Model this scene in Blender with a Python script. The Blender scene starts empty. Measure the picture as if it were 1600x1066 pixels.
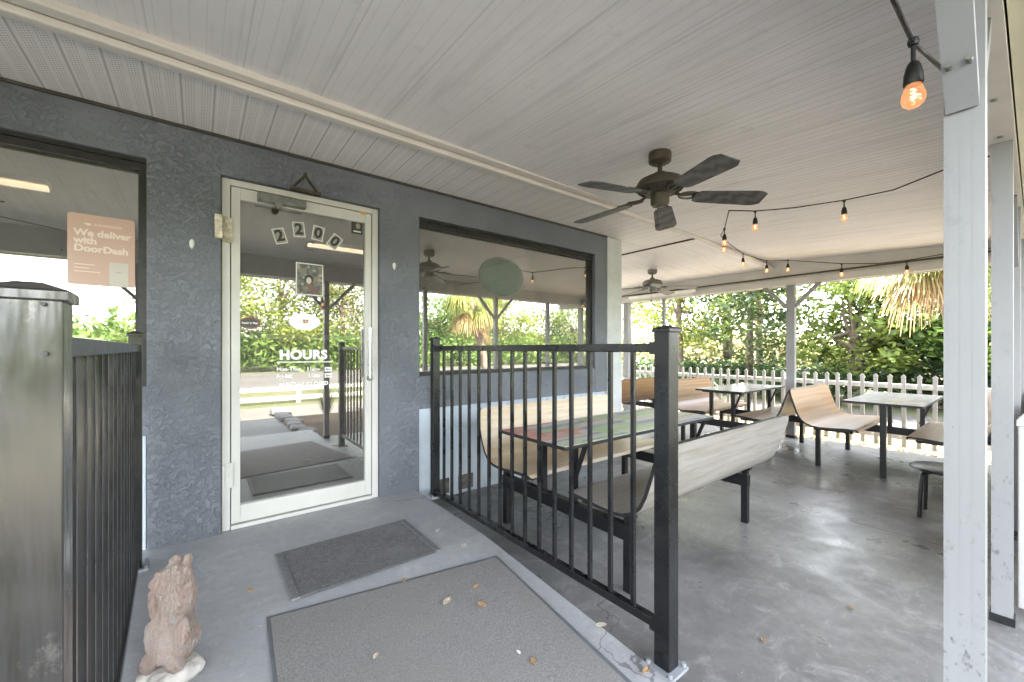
import bpy, bmesh, math, random
from mathutils import Vector, Matrix
R = math.radians
C = bpy.context.scene.collection
scene = bpy.context.scene

# ------------------------------------------------------------------ camera
EYE = Vector((0, 0, 1.09))
FW = Vector((.6117, .7910, 0)); RT = Vector((.7910, -.6117, 0))
cam_d = bpy.data.cameras.new('camera'); cam = bpy.data.objects.new('camera', cam_d); C.objects.link(cam)
cam.location = EYE; cam.rotation_euler = (R(90), 0, -math.atan2(.6117, .7910))
cam_d.sensor_width = 36; cam_d.lens = 634 / 1600 * 36
cam_d.shift_y = 12 / 1600
cam_d.clip_start = .02; cam_d.clip_end = 600
scene.camera = cam

# ------------------------------------------------------------------ light
SUN_EL, SUN_DIR = R(46), Vector((.16, .98, 0)).normalized()      # direction from scene to the sun
world = bpy.data.worlds.new('World'); scene.world = world; world.use_nodes = True
wn = world.node_tree; bg = wn.nodes['Background']
sky = wn.nodes.new('ShaderNodeTexSky'); sky.sky_type = 'NISHITA'; sky.sun_disc = False
sky.sun_elevation = SUN_EL; sky.sun_rotation = math.atan2(SUN_DIR.x, SUN_DIR.y)
sky.air_density = 1.0; sky.dust_density = 1.5; sky.ozone_density = 1.0
hsv = wn.nodes.new('ShaderNodeHueSaturation'); hsv.inputs['Saturation'].default_value = .30; wn.links.new(sky.outputs[0], hsv.inputs['Color']); wn.links.new(hsv.outputs[0], bg.inputs[0]); bg.inputs[1].default_value = .105
sl = bpy.data.lights.new('sun', 'SUN'); sl.energy = 4.0; sl.angle = R(.6); sl.color = (1, .93, .82)
sun = bpy.data.objects.new('sun', sl); C.objects.link(sun)
sd = SUN_DIR * math.cos(SUN_EL) + Vector((0, 0, math.sin(SUN_EL)))
sun.rotation_euler = sd.to_track_quat('Z', 'Y').to_euler()
vs = scene.view_settings; vs.view_transform = 'Standard'; vs.look = 'None'; vs.gamma = 1
vs.exposure = 4.8
scene.cycles.max_bounces = 10; scene.cycles.diffuse_bounces = 5; scene.cycles.glossy_bounces = 5
scene.cycles.transparent_max_bounces = 12; scene.cycles.sample_clamp_indirect = 6
scene.cycles.caustics_reflective = False; scene.cycles.caustics_refractive = False
scene.cycles.use_denoising = True

# ------------------------------------------------------------------ helpers
def pix(px, py, k):
    """a point k metres deep in the direction of one pixel of the survey photo"""
    return EYE + k * (FW + RT * ((px - 800) / 634) + Vector((0, 0, (545 - py) / 634)))
def on_y(px, py, Y):
    d = FW + RT * ((px - 800) / 634); return pix(px, py, Y / d.y)

class MB:
    def __init__(s): s.bm = bmesh.new()
    def box(s, c, size, rot=None, bev=0):
        r = bmesh.ops.create_cube(s.bm, size=1)
        m = Matrix.Translation(Vector(c)) @ (rot.to_4x4() if rot else Matrix()) @ Matrix.Diagonal((*size, 1))
        bmesh.ops.transform(s.bm, matrix=m, verts=r['verts'])
        if bev:
            es = list({e for v in r['verts'] for e in v.link_edges})
            bmesh.ops.bevel(s.bm, geom=es, offset=bev, segments=2, affect='EDGES', profile=.5)
        return s
    def span(s, a, b, bev=0):
        a, b = Vector(a), Vector(b)
        return s.box((a + b) / 2, [abs(x) for x in (b - a)], bev=bev)
    def bar(s, a, b, w, h=None, up=(0, 0, 1), bev=0):
        a, b = Vector(a), Vector(b); d = b - a; h = h or w
        z = Vector(up); x = d.normalized(); y = z.cross(x)
        if y.length < 1e-4: y = Vector((0, 1, 0)).cross(x)
        y.normalize(); z = x.cross(y)
        rot = Matrix((x, y, z)).transposed()
        return s.box((a + b) / 2, (d.length, w, h), rot, bev)
    def cyl(s, a, b, r, r2=None, n=16, caps=True):
        a, b = Vector(a), Vector(b); d = b - a
        q = d.to_track_quat('Z', 'Y').to_matrix().to_4x4()
        m = Matrix.Translation((a + b) / 2) @ q
        bmesh.ops.create_cone(s.bm, cap_ends=caps, segments=n, radius1=r, radius2=r if r2 is None else r2, depth=d.length, matrix=m)
        return s
    def tube(s, pts, r, n=8):
        pts = [Vector(p) for p in pts]; rings = []
        for i, p in enumerate(pts):
            d = (pts[min(i + 1, len(pts) - 1)] - pts[max(i - 1, 0)]).normalized()
            u = d.cross(Vector((0, 0, 1)))
            if u.length < .05: u = d.cross(Vector((0, 1, 0)))
            u.normalize(); v = d.cross(u)
            rr = r[i] if isinstance(r, (list, tuple)) else r
            rings.append([s.bm.verts.new(p + (u * math.cos(t) + v * math.sin(t)) * rr) for t in [2 * math.pi * k / n for k in range(n)]])
        for A, B in zip(rings, rings[1:]):
            for k in range(n): s.bm.faces.new((A[k], A[(k + 1) % n], B[(k + 1) % n], B[k]))
        s.bm.faces.new(rings[0][::-1]); s.bm.faces.new(rings[-1])
        return s
    def lathe(s, prof, c=(0, 0, 0), n=24, rot=None):
        c = Vector(c); rings = []
        for (r, z) in prof:
            rings.append([s.bm.verts.new(c + (rot @ Vector((r * math.cos(t), r * math.sin(t), z)) if rot else Vector((r * math.cos(t), r * math.sin(t), z)))) for t in [2 * math.pi * k / n for k in range(n)]])
        for A, B in zip(rings, rings[1:]):
            for k in range(n): s.bm.faces.new((A[k], A[(k + 1) % n], B[(k + 1) % n], B[k]))
        if prof[0][0] > 0: s.bm.faces.new(rings[0][::-1])
        if prof[-1][0] > 0: s.bm.faces.new(rings[-1])
        return s
    def prism(s, poly, z0, z1):
        lo = [s.bm.verts.new((x, y, z0)) for x, y in poly]; hi = [s.bm.verts.new((x, y, z1)) for x, y in poly]
        s.bm.faces.new(lo[::-1]); s.bm.faces.new(hi)
        n = len(poly)
        for i in range(n): s.bm.faces.new((lo[i], lo[(i + 1) % n], hi[(i + 1) % n], hi[i]))
        return s
    def panel(s, poly, y0, y1):
        """outline in x,z pulled through y"""
        A = [s.bm.verts.new((x, y0, z)) for x, z in poly]; B = [s.bm.verts.new((x, y1, z)) for x, z in poly]
        s.bm.faces.new(A); s.bm.faces.new(B[::-1]); n = len(poly)
        for i in range(n): s.bm.faces.new((A[i], B[i], B[(i + 1) % n], A[(i + 1) % n]))
        return s
    def quad(s, pts):
        s.bm.faces.new([s.bm.verts.new(p) for p in pts]); return s
    def mesh(s, name, smooth=False):
        bmesh.ops.recalc_face_normals(s.bm, faces=s.bm.faces)
        me = bpy.data.meshes.new(name); s.bm.to_mesh(me); s.bm.free()
        if smooth: me.shade_smooth()
        return me
    def build(s, name, mat, parent=None, smooth=False):
        me = s.mesh(name, smooth)
        if smooth:
            try: me.set_sharp_from_angle(angle=R(40))
            except Exception: pass
        return link(name, me, mat, parent)

def link(name, me, mat, parent=None):
    o = bpy.data.objects.new(name, me); C.objects.link(o)
    if mat and not me.materials: me.materials.append(mat)
    if parent: o.parent = parent; o.matrix_parent_inverse = parent.matrix_basis.inverted() if not parent.get('loc_parts') else Matrix()
    return o
def empty(name, loc=(0, 0, 0), rz=0, local=False):
    o = bpy.data.objects.new(name, None); C.objects.link(o); o.location = loc; o.rotation_euler = (0, 0, rz); o.empty_display_size = .1
    if local: o['loc_parts'] = 1
    return o
def tag(o, label=None, cat=None, group=None, kind=None):
    if label: o['label'] = label
    if cat: o['category'] = cat
    if group: o['group'] = group
    if kind: o['kind'] = kind
    return o
def thing(name, label, cat, loc=(0, 0, 0), rz=0, group=None, local=False):
    return tag(empty(name, loc, rz, local), label, cat, group)
def copy_tree(o, parent=None):
    c = o.copy(); C.objects.link(c)
    if parent: c.parent = parent
    for ch in list(o.children): copy_tree(ch, c)
    return c
FONT = None
def text_obj(name, txt, size, loc, mat, parent=None, bold=0.0, align='CENTER', space=1.0, rot_y=0, depth=.0004, rz=0):
    cu = bpy.data.curves.new('txt', 'FONT'); cu.body = txt; cu.size = size; cu.align_x = align; cu.align_y = 'CENTER'
    cu.offset = bold; cu.space_character = space; cu.extrude = depth; cu.resolution_u = 4
    t = bpy.data.objects.new('txt', cu); C.objects.link(t)
    dg = bpy.context.evaluated_depsgraph_get(); me = bpy.data.meshes.new_from_object(t.evaluated_get(dg))
    bpy.data.objects.remove(t); bpy.data.curves.remove(cu)
    m = Matrix.Translation(Vector(loc)) @ Matrix.Rotation(rz, 4, 'Z') @ Matrix.Rotation(rot_y, 4, 'Y') @ Matrix.Rotation(R(90), 4, 'X')
    me.transform(m); me.name = name; me.materials.clear()
    return link(name, me, mat, parent)

# ------------------------------------------------------------------ materials
class NT:
    def __init__(s, name):
        s.m = bpy.data.materials.new(name); s.m.use_nodes = True; s.t = s.m.node_tree
        s.b = s.t.nodes['Principled BSDF']; s.o = s.t.nodes['Material Output']; s._co = None
    def n(s, typ, **kw):
        nd = s.t.nodes.new(typ)
        for k, v in kw.items(): setattr(nd, k, v)
        return nd
    def l(s, a, b): s.t.links.new(a, b)
    def co(s, scale=(1, 1, 1), src='Object', rot=(0, 0, 0)):
        tc = s.n('ShaderNodeTexCoord'); mp = s.n('ShaderNodeMapping'); s.l(tc.outputs[src], mp.inputs[0])
        mp.inputs['Scale'].default_value = scale; mp.inputs['Rotation'].default_value = rot; return mp.outputs[0]
    def noise(s, scale, detail=4, rough=.55, co=None, dist=0):
        nd = s.n('ShaderNodeTexNoise'); nd.inputs['Scale'].default_value = scale; nd.inputs['Detail'].default_value = detail
        nd.inputs['Roughness'].default_value = rough; nd.inputs['Distortion'].default_value = dist
        s.l(co if co else s.co(), nd.inputs['Vector']); return nd.outputs['Fac']
    def ramp(s, fac, stops, interp='LINEAR'):
        nd = s.n('ShaderNodeValToRGB'); nd.color_ramp.interpolation = interp; e = nd.color_ramp.elements
        while len(e) < len(stops): e.new(.5)
        for el, (p, c) in zip(e, stops): el.position = p; el.color = (*c, 1) if len(c) == 3 else c
        s.l(fac, nd.inputs[0]); return nd.outputs[0]
    def val(s, fac, a, b, lo=0, hi=1):
        nd = s.n('ShaderNodeMapRange'); s.l(fac, nd.inputs[0])
        for i, v in zip((1, 2, 3, 4), (lo, hi, a, b)): nd.inputs[i].default_value = v
        return nd.outputs[0]
    def mix(s, fac, a, b, mode='MIX'):
        nd = s.n('ShaderNodeMix'); nd.data_type = 'RGBA'; nd.blend_type = mode
        for sock, v in ((nd.inputs[0], fac), (nd.inputs[6], a), (nd.inputs[7], b)):
            if hasattr(v, 'is_linked'): s.l(v, sock)
            elif isinstance(v, (int, float)): sock.default_value = v
            else: sock.default_value = (*v, 1)
        return nd.outputs[2]
    def math(s, op, a, b=0, c=0):
        nd = s.n('ShaderNodeMath'); nd.operation = op
        for i, v in enumerate((a, b, c)):
            if hasattr(v, 'is_linked'): s.l(v, nd.inputs[i])
            else: nd.inputs[i].default_value = v
        return nd.outputs[0]
    def bump(s, h, strength=.3, dist=.01, prev=None):
        nd = s.n('ShaderNodeBump'); nd.inputs['Strength'].default_value = strength; nd.inputs['Distance'].default_value = dist
        s.l(h, nd.inputs['Height'])
        if prev: s.l(prev, nd.inputs['Normal'])
        s.l(nd.outputs[0], s.b.inputs['Normal']); return nd.outputs[0]
    def out(s, col=None, rough=None, metal=None, spec=None):
        for k, v in (('Base Color', col), ('Roughness', rough), ('Metallic', metal), ('Specular IOR Level', spec)):
            if v is None: continue
            if hasattr(v, 'is_linked'): s.l(v, s.b.inputs[k])
            elif isinstance(v, (int, float)): s.b.inputs[k].default_value = v
            else: s.b.inputs[k].default_value = (*v, 1)
        return s.m

def simple(name, col, rough=.6, metal=0, var=.15, scale=8, bump=.0, bscale=60, spec=.5):
    t = NT(name); n = t.noise(scale, 5)
    c = t.mix(t.val(n, 0, 1, .3, .7), [x * (1 - var) for x in col], [min(1, x * (1 + var)) for x in col])
    if bump: t.bump(t.noise(bscale, 3), bump, .004)
    return t.out(c, t.val(t.noise(scale * 2.3, 4), rough * .8, min(1, rough * 1.2), .3, .7), metal, spec)

M = {}
# stucco, knock-down texture
t = NT('stucco'); n1 = t.noise(38, 7, .68, dist=.35); n2 = t.noise(2.0, 4)
c = t.mix(t.val(n2, 0, 1, .3, .7), (.145, .158, .185), (.185, .20, .23))
c = t.mix(t.math('MULTIPLY', t.val(t.noise(9, 6, .7), 0, 1, .55, .75), .35), c, (.20, .21, .225))
h = t.ramp(n1, [(.42, (0, 0, 0)), (.53, (1, 1, 1)), (.62, (.75, .75, .75))])
b1 = t.bump(t.math('MULTIPLY', h, t.val(t.noise(1.7, 3), .25, 1, .35, .65)), .8, .008); t.bump(t.noise(140, 3), .2, .002, b1)
spz = t.n('ShaderNodeSeparateXYZ'); t.l(t.co(), spz.inputs[0]); dirt = t.math('MULTIPLY', t.val(t.math('ADD', spz.outputs[2], t.math('MULTIPLY', t.noise(6, 5), .3)), .5, 0, .1, .45), .8); c = t.mix(dirt, c, (.085, .088, .095))
M['stucco'] = t.out(c, t.val(n1, .45, .75), 0, .4)
M['board_light'] = simple('corner_trim_paint', (.50, .52, .53), .55, var=.08, bump=.15, bscale=20)
M['panel_white'] = simple('white_panel_paint', (.48, .54, .61), .55, var=.10, scale=4)
t = NT('soffit_vinyl')
co = t.co(); sp = t.n('ShaderNodeSeparateXYZ'); t.l(co, sp.inputs[0])
u = t.math('FRACT', t.math('DIVIDE', sp.outputs[0], .13)); 
seam = t.math('LESS_THAN', t.math('ABSOLUTE', t.math('SUBTRACT', u, .5)), .035)
fx = t.math('SUBTRACT', t.math('FRACT', t.math('DIVIDE', sp.outputs[0], .0105)), .5)
row = t.math('MULTIPLY', t.math('MODULO', t.math('FLOOR', t.math('DIVIDE', sp.outputs[0], .0105)), 2), .5)
fy = t.math('SUBTRACT', t.math('FRACT', t.math('ADD', t.math('DIVIDE', sp.outputs[1], .016), row)), .5)
dd = t.math('ADD', t.math('MULTIPLY', fx, fx), t.math('MULTIPLY', t.math('MULTIPLY', fy, fy), 2.3))
hole = t.math('LESS_THAN', dd, .055)
band = t.math('MULTIPLY', t.math('GREATER_THAN', t.math('ABSOLUTE', t.math('SUBTRACT', u, .5)), .12), t.math('LESS_THAN', t.math('ABSOLUTE', t.math('SUBTRACT', u, .5)), .44))
hole = t.math('MULTIPLY', hole, band)
c = t.mix(t.val(t.noise(5, 5), 0, 1, .3, .7), (.80, .765, .77), (.86, .825, .83))
c = t.mix(t.math('MULTIPLY', seam, .45), c, (.16, .15, .14)); c = t.mix(t.math('MULTIPLY', hole, .7), c, (.10, .095, .09))
t.bump(t.math('MULTIPLY', seam, -1), .5, .004)
M['soffit'] = t.out(c, .5)
def ceiling_mat(name, axis):
    t = NT(name); co = t.co(); sp = t.n('ShaderNodeSeparateXYZ'); t.l(co, sp.inputs[0]); X = sp.outputs[axis]
    def groove(step, w):
        return t.math('LESS_THAN', t.math('ABSOLUTE', t.math('SUBTRACT', t.math('FRACT', t.math('DIVIDE', X, step)), .5)), w)
    g1 = groove(.054, .045); g2 = groove(.324, .011)
    sc = (9, .8, 1) if axis == 0 else (.8, 9, 1)
    streak = t.noise(1.3, 6, .65, t.co(sc)); blotch = t.noise(.9, 5, .6); fine = t.noise(7, 6, .7)
    c = t.mix(t.val(blotch, 0, 1, .35, .65), (.79, .755, .775), (.86, .825, .845))
    c = t.mix(t.math('MULTIPLY', t.val(streak, 0, 1, .5, .75), .45), c, (.48, .47, .46))
    c = t.mix(t.math('MULTIPLY', t.val(fine, 0, 1, .6, .8), .3), c, (.34, .33, .32))
    far = t.val(sp.outputs[0], .10, .55, 1.2, 3.6)
    c = t.mix(t.math('MULTIPLY', g1, far), c, (.12, .115, .11)); c = t.mix(t.math('MULTIPLY', g2, .18), c, (.08, .075, .07))
    t.bump(t.math('MULTIPLY', t.math('MAXIMUM', g1, g2), -1), .4, .003)
    return t.out(c, t.val(fine, .35, .6), 0, .4)
M['ceil_x'] = ceiling_mat('ceiling_boards', 0)
M['ceil_y'] = ceiling_mat('ceiling_boards_side', 1)
M['trim'] = simple('cream_trim', (.66, .615, .58), .4, var=.06, scale=3)
t = NT('post_paint'); n = t.noise(5, 6, .65)
c = t.mix(t.val(t.noise(2, 3), 0, 1, .3, .7), (.215, .217, .224), (.25, .252, .258))
gr = t.ramp(t.noise(11, 8, .75, t.co((1, 1, .8))), [(.56, (0, 0, 0)), (.68, (1, 1, 1))])
c = t.mix(t.math('MULTIPLY', gr, .5), c, (.17, .17, .18)); c = t.mix(t.ramp(t.noise(55, 2), [(.76, (0, 0, 0)), (.78, (1, 1, 1))]), c, (.05, .05, .05)); spp = t.n('ShaderNodeSeparateXYZ'); t.l(t.co(), spp.inputs[0])
low = t.math('MULTIPLY', t.val(spp.outputs[2], 0, 1, -.15, .25), t.val(spp.outputs[2], 1, 0, .45, .85))
scf = t.ramp(t.noise(34, 6, .75, t.co((1.3, 1.3, .7))), [(.57, (0, 0, 0)), (.64, (1, 1, 1))]); c = t.mix(t.math('MULTIPLY', t.math('MULTIPLY', scf, low), .75), c, (.06, .06, .062)); M['post'] = t.out(c, .42)
M['beam'] = simple('beam_paint', (.52, .50, .48), .5, var=.08, scale=3)
M['fascia'] = simple('fascia_metal', (.56, .54, .44), .45, var=.12, scale=3)
M['door_white'] = simple('door_white_metal', (.58, .57, .54), .4, var=.05, scale=4)
t = NT('black_paint'); n = t.noise(14, 7, .7)
c = t.mix(t.math('MULTIPLY', t.val(n, 0, 1, .64, .74), .18), (.004, .0045, .0055), (.10, .10, .10))
M['black'] = t.out(c, t.val(t.noise(9, 5), .16, .42, .3, .7), 0, .6)
t = NT('worn_gloss_black')
sc = t.ramp(t.noise(7, 8, .75, t.co((1, 1, .6))), [(.6, (0, 0, 0)), (.68, (1, 1, 1))])
c = t.mix(t.math('MULTIPLY', sc, .4), (.06, .057, .054), (.30, .26, .23)); c = t.mix(t.math('MULTIPLY', t.ramp(t.noise(3, 7, .7, t.co((3, 3, .8))), [(.50, (0, 0, 0)), (.58, (1, 1, 1))]), .6), c, (.03, .03, .032)); t.bump(t.noise(2.5, 4, .6, t.co((5, 5, .7))), .25, .02); M['black_worn'] = t.out(c, t.val(t.noise(12, 6), .12, .3, .3, .7), .55, .8)
t = NT('gloss_black'); t.bump(t.noise(3, 3), .03, .01); M['black_gloss'] = t.out((.03, .029, .028), t.val(t.noise(12, 6), .10, .25, .3, .7), .5, .8)
M['black_frame'] = simple('black_steel', (.006, .0065, .008), .38, var=.3, scale=20)
M['rubber_edge'] = simple('dark_edge', (.014, .014, .015), .5)
M['metal'] = simple('brushed_metal', (.55, .55, .54), .3, .9, var=.1)
M['rust'] = simple('rusty_metal', (.07, .052, .04), .7, .3, var=.5, scale=30)
M['pewter'] = simple('old_grey_metal', (.20, .20, .19), .5, .4, var=.3, scale=20)
M['bronze'] = simple('fan_bronze', (.082, .067, .052), .5, .3, var=.15)
M['fan_white'] = simple('fan_grey', (.17, .16, .148), .5)
t = NT('fan_blade_wood'); wv = t.n('ShaderNodeTexWave'); wv.inputs['Scale'].default_value = 5; wv.inputs['Distortion'].default_value = 6; wv.inputs['Detail'].default_value = 3
t.l(t.co((.6, 3, 3)), wv.inputs['Vector']); M['blade'] = t.out(t.mix(wv.outputs['Fac'], (.060, .056, .056), (.125, .118, .116)), .55)
def wood(name, a, b, dark, wear=None, wearamt=.5, rough=.35):
    t = NT(name); co = t.co((1.1, 14, 14)); wn_ = t.noise(2.2, 6, .6, co, dist=.8)
    w = t.n('ShaderNodeTexWave'); w.bands_direction = 'Z'; w.inputs['Scale'].default_value = 1.1; w.inputs['Distortion'].default_value = 9; w.inputs['Detail'].default_value = 3; w.inputs['Detail Scale'].default_value = .7
    t.l(t.co((.5, 5, 5)), w.inputs['Vector'])
    c = t.mix(t.val(wn_, 0, 1, .35, .65), a, b); c = t.mix(t.math('MULTIPLY', w.outputs['Fac'], .35), c, dark)
    st = t.ramp(t.noise(2.0, 7, .7, t.co((1, 9, 9))), [(.62, (0, 0, 0)), (.75, (1, 1, 1))]); c = t.mix(t.math('MULTIPLY', st, .4), c, [x * .5 for x in dark])
    if wear:
        wr = t.val(t.noise(3.0, 8, .7, t.co((1, 13, 13))), 0, 1, .42, .6); c = t.mix(t.math('MULTIPLY', wr, wearamt), c, wear)
    t.bump(wn_, .12, .002)
    return t.out(c, t.val(wn_, rough * .7, rough * 1.4), 0, .5)
M['wood_tan'] = wood('tan_plywood', (.27, .145, .062), (.35, .21, .10), (.12, .06, .026))
M['wood_pale'] = wood('pale_plywood', (.46, .36, .235), (.54, .435, .30), (.36, .26, .15), (.55, .50, .42), .4)
M['wood_white'] = wood('whitewashed_plywood', (.225, .20, .17), (.28, .255, .225), (.14, .12, .10), (.30, .285, .27), .75, .5)
M['wood_brown'] = wood('worn_brown_plywood', (.20, .135, .08), (.29, .20, .125), (.11, .07, .04), (.33, .29, .24), .4)
t = NT('painted_table')
vo = t.n('ShaderNodeTexVoronoi'); vo.feature = 'F1'; vo.distance = 'CHEBYCHEV'; vo.inputs['Scale'].default_value = 3.4; t.l(t.co((.75, 1.6, 1)), vo.inputs['Vector'])
sepv = t.n('ShaderNodeSeparateColor'); t.l(vo.outputs['Color'], sepv.inputs[0])
so = t.n('ShaderNodeSeparateXYZ'); t.l(t.co(), so.inputs[0])
pos = t.math('ADD', t.math('MULTIPLY', sepv.outputs[0], .55), t.val(so.outputs[1], .45, -.05, -.28, .28))
c = t.ramp(pos, [(0, (.42, .07, .06)), (.24, (.50, .17, .14)), (.36, (.48, .46, .43)), (.44, (.14, .18, .30)), (.50, (.28, .42, .18)), (.68, (.44, .50, .32)), (.84, (.40, .10, .08))], 'CONSTANT')
c = t.mix(t.val(t.noise(6, 7, .7), .15, .75, .35, .65), c, (.46, .46, .40)); M['table_paint'] = t.out(c, t.val(t.noise(20), .45, .65), 0, .25)
t = NT('grey_laminate'); c = t.mix(t.val(t.noise(3, 6, .6, t.co((1, 4, 1))), 0, 1, .35, .65), (.28, .265, .265), (.38, .37, .375)); M['laminate'] = t.out(c, .22)
# concrete floors
def concrete(name, a, b, spot, worn, rough=(.25, .6), wet=True, joint=None):
    t = NT(name); n = t.noise(1.2, 8, .62); f = t.noise(9, 8, .7)
    c = t.mix(t.val(n, 0, 1, .35, .65), a, b)
    c = t.mix(t.math('MULTIPLY', t.val(f, 0, 1, .48, .7), .55), c, spot)
    c = t.mix(t.math('MULTIPLY', t.ramp(t.noise(3.2, 9, .75, dist=1.2), [(.53, (0, 0, 0)), (.70, (1, 1, 1))]), .5), c, worn)
    c = t.mix(t.math('MULTIPLY', t.ramp(t.noise(42, 3, .6), [(.70, (0, 0, 0)), (.76, (1, 1, 1))]), .5), c, [x * 1.5 for x in worn])
    c = t.mix(t.math('MULTIPLY', t.ramp(t.noise(5, 10, .85, t.co((1, 2.6, 1)), dist=2.5), [(.585, (0, 0, 0)), (.62, (1, 1, 1))]), .30), c, [min(1, x * 1.25) for x in worn]); c = t.mix(t.math('MULTIPLY', t.ramp(t.noise(28, 10, .8), [(.50, (0, 0, 0)), (.62, (1, 1, 1))]), .22), c, [x * .55 for x in a])
    vc = t.n('ShaderNodeTexVoronoi'); vc.feature = 'DISTANCE_TO_EDGE'; vc.inputs['Scale'].default_value = .55
    nz = t.n('ShaderNodeTexNoise'); nz.inputs['Scale'].default_value = 2.5; nz.inputs['Detail'].default_value = 6; t.l(t.co(), nz.inputs['Vector'])
    va = t.n('ShaderNodeVectorMath'); va.operation = 'MULTIPLY_ADD'; t.l(nz.outputs['Color'], va.inputs[0]); va.inputs[1].default_value = (.5, .5, .5); t.l(t.co(), va.inputs[2]); t.l(va.outputs[0], vc.inputs['Vector'])
    crk = t.math('MULTIPLY', t.math('LESS_THAN', vc.outputs['Distance'], .0016), t.math('GREATER_THAN', t.noise(.8, 3), .50)); c = t.mix(t.math('MULTIPLY', crk, .6), c, (.06, .06, .06))
    if joint:
        sp = t.n('ShaderNodeSeparateXYZ'); t.l(t.co(), sp.inputs[0]); g = None
        for ax, v in joint:
            k = t.math('LESS_THAN', t.math('ABSOLUTE', t.math('SUBTRACT', sp.outputs[ax], v)), .0075); g = k if g is None else t.math('MAXIMUM', g, k)
        c = t.mix(t.math('MULTIPLY', g, .8), c, (.05, .05, .05))
    t.bump(f, .18, .006)
    return t.out(c, t.val(t.noise(2.2, 7, .65), rough[0], rough[1], .32, .68), 0, .5)
M['patio'] = concrete('patio_concrete', (.095, .093, .091), (.18, .176, .173), (.235, .23, .225), (.38, .375, .37), (.17, .58), joint=[(0, 3.62)])
M['ramp'] = concrete('painted_ramp', (.27, .275, .285), (.32, .325, .335), (.35, .355, .36), (.44, .445, .45), (.4, .7))
M['path'] = concrete('path_concrete', (.13, .13, .13), (.17, .168, .165), (.20, .195, .19), (.22, .215, .21), (.7, .9))
t = NT('rubber_mat'); sp = t.n('ShaderNodeSeparateXYZ'); t.l(t.co(), sp.inputs[0])
rib = t.math('ABSOLUTE', t.math('SUBTRACT', t.math('FRACT', t.math('DIVIDE', sp.outputs[1], .012)), .5))
inside = t.math('LESS_THAN', t.math('ABSOLUTE', t.math('SUBTRACT', sp.outputs[0], .6775)), .325)
c = t.mix(t.val(t.noise(60, 5, .7), 0, 1, .35, .7), (.11, .11, .112), (.21, .21, .212)); c = t.mix(t.math('MULTIPLY', t.math('LESS_THAN', rib, .16), t.math('MULTIPLY', inside, .75)), c, (.022, .022, .024))
c = t.mix(t.math('MULTIPLY', t.ramp(t.noise(3, 7, .65), [(.5, (0, 0, 0)), (.65, (1, 1, 1))]), .4), c, (.20, .20, .205))
t.bump(rib, .5, .004); M['mat_rib'] = t.out(c, .75)
t = NT('carpet_mat'); c = t.mix(t.val(t.noise(160, 4, .8), 0, 1, .35, .65), (.13, .125, .123), (.26, .25, .243))
c = t.mix(t.math('MULTIPLY', t.val(t.noise(2.4, 8, .65), 0, 1, .42, .62), .5), c, (.19, .185, .175))
c = t.mix(t.ramp(t.noise(90, 2), [(.74, (0, 0, 0)), (.78, (1, 1, 1))]), c, (.4, .38, .34)); t.bump(t.noise(260, 3), .5, .004); M['carpet'] = t.out(c, .95, 0, .2)
t = NT('statue_stone'); c = t.mix(t.val(t.noise(9, 7, .65, dist=1), 0, 1, .38, .62), (.55, .38, .315), (.63, .52, .46))
c = t.mix(t.ramp(t.noise(16, 8, .7), [(.55, (0, 0, 0)), (.66, (1, 1, 1))]), c, (.66, .64, .60)); c = t.mix(t.math('MULTIPLY', t.ramp(t.noise(22, 7, .7), [(.30, (1, 1, 1)), (.42, (0, 0, 0))]), .6), c, (.22, .18, .16))
fur = t.noise(30, 6, .7, t.co((2.2, 2.2, .55)), dist=2.2); c = t.mix(t.math('MULTIPLY', t.ramp(fur, [(.34, (1, 1, 1)), (.45, (0, 0, 0))]), .45), c, (.27, .18, .14)); t.bump(fur, 1, .05); M['statue'] = t.out(c, .8)  # carved grooves: relief, plus crevice shade darkened into the stone colour
# ground covers
def ground_mat(name, cols, s1=.6, s2=14, bump=.6):
    t = NT(name); c = t.mix(t.val(t.noise(s1, 7, .6), 0, 1, .38, .62), cols[0], cols[1]); c = t.mix(t.val(t.noise(s2, 8, .75), 0, .8, .4, .65), c, cols[2])
    t.bump(t.noise(s2 * 2, 6, .7), bump, .03); return t.out(c, .9, 0, .2)
M['ground'] = ground_mat('sandy_lawn', ((.065, .075, .03), (.09, .088, .05), (.045, .05, .025)))
M['gravel'] = ground_mat('gravel', ((.10, .094, .085), (.135, .127, .118), (.075, .07, .066)), .8, 30)
M['asphalt'] = ground_mat('road_asphalt', ((.062, .060, .058), (.08, .078, .075), (.05, .05, .05)), .4, 40, .3)
M['soil'] = ground_mat('mulch', ((.10, .07, .045), (.15, .11, .07), (.06, .045, .03)), 1.2, 25)
def foliage(name, a, b, trans=.45):
    t = NT(name); oi = t.n('ShaderNodeObjectInfo'); g = t.n('ShaderNodeNewGeometry')
    c = t.mix(t.val(t.noise(.9, 3, .6), 0, 1, .35, .65), a, b)
    c = t.mix(t.math('MULTIPLY', g.outputs['Random Per Island'], .6), c, [x * .5 for x in a])
    hs = t.n('ShaderNodeHueSaturation'); t.l(c, hs.inputs['Color']); t.l(t.val(oi.outputs['Random'], .47, .53), hs.inputs['Hue']); t.l(t.val(oi.outputs['Random'], 1.25, .8), hs.inputs['Value'])
    tr = t.n('ShaderNodeBsdfTranslucent'); t.l(hs.outputs[0], tr.inputs[0]); mx = t.n('ShaderNodeMixShader'); mx.inputs[0].default_value = trans
    t.out(hs.outputs[0], .55, 0, .3); t.l(t.b.outputs[0], mx.inputs[1]); t.l(tr.outputs[0], mx.inputs[2]); t.l(mx.outputs[0], t.o.inputs[0]); return t.m
M['leaf_yellow'] = foliage('yellow_green_leaves', (.22, .25, .045), (.34, .33, .07), .55)
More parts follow.
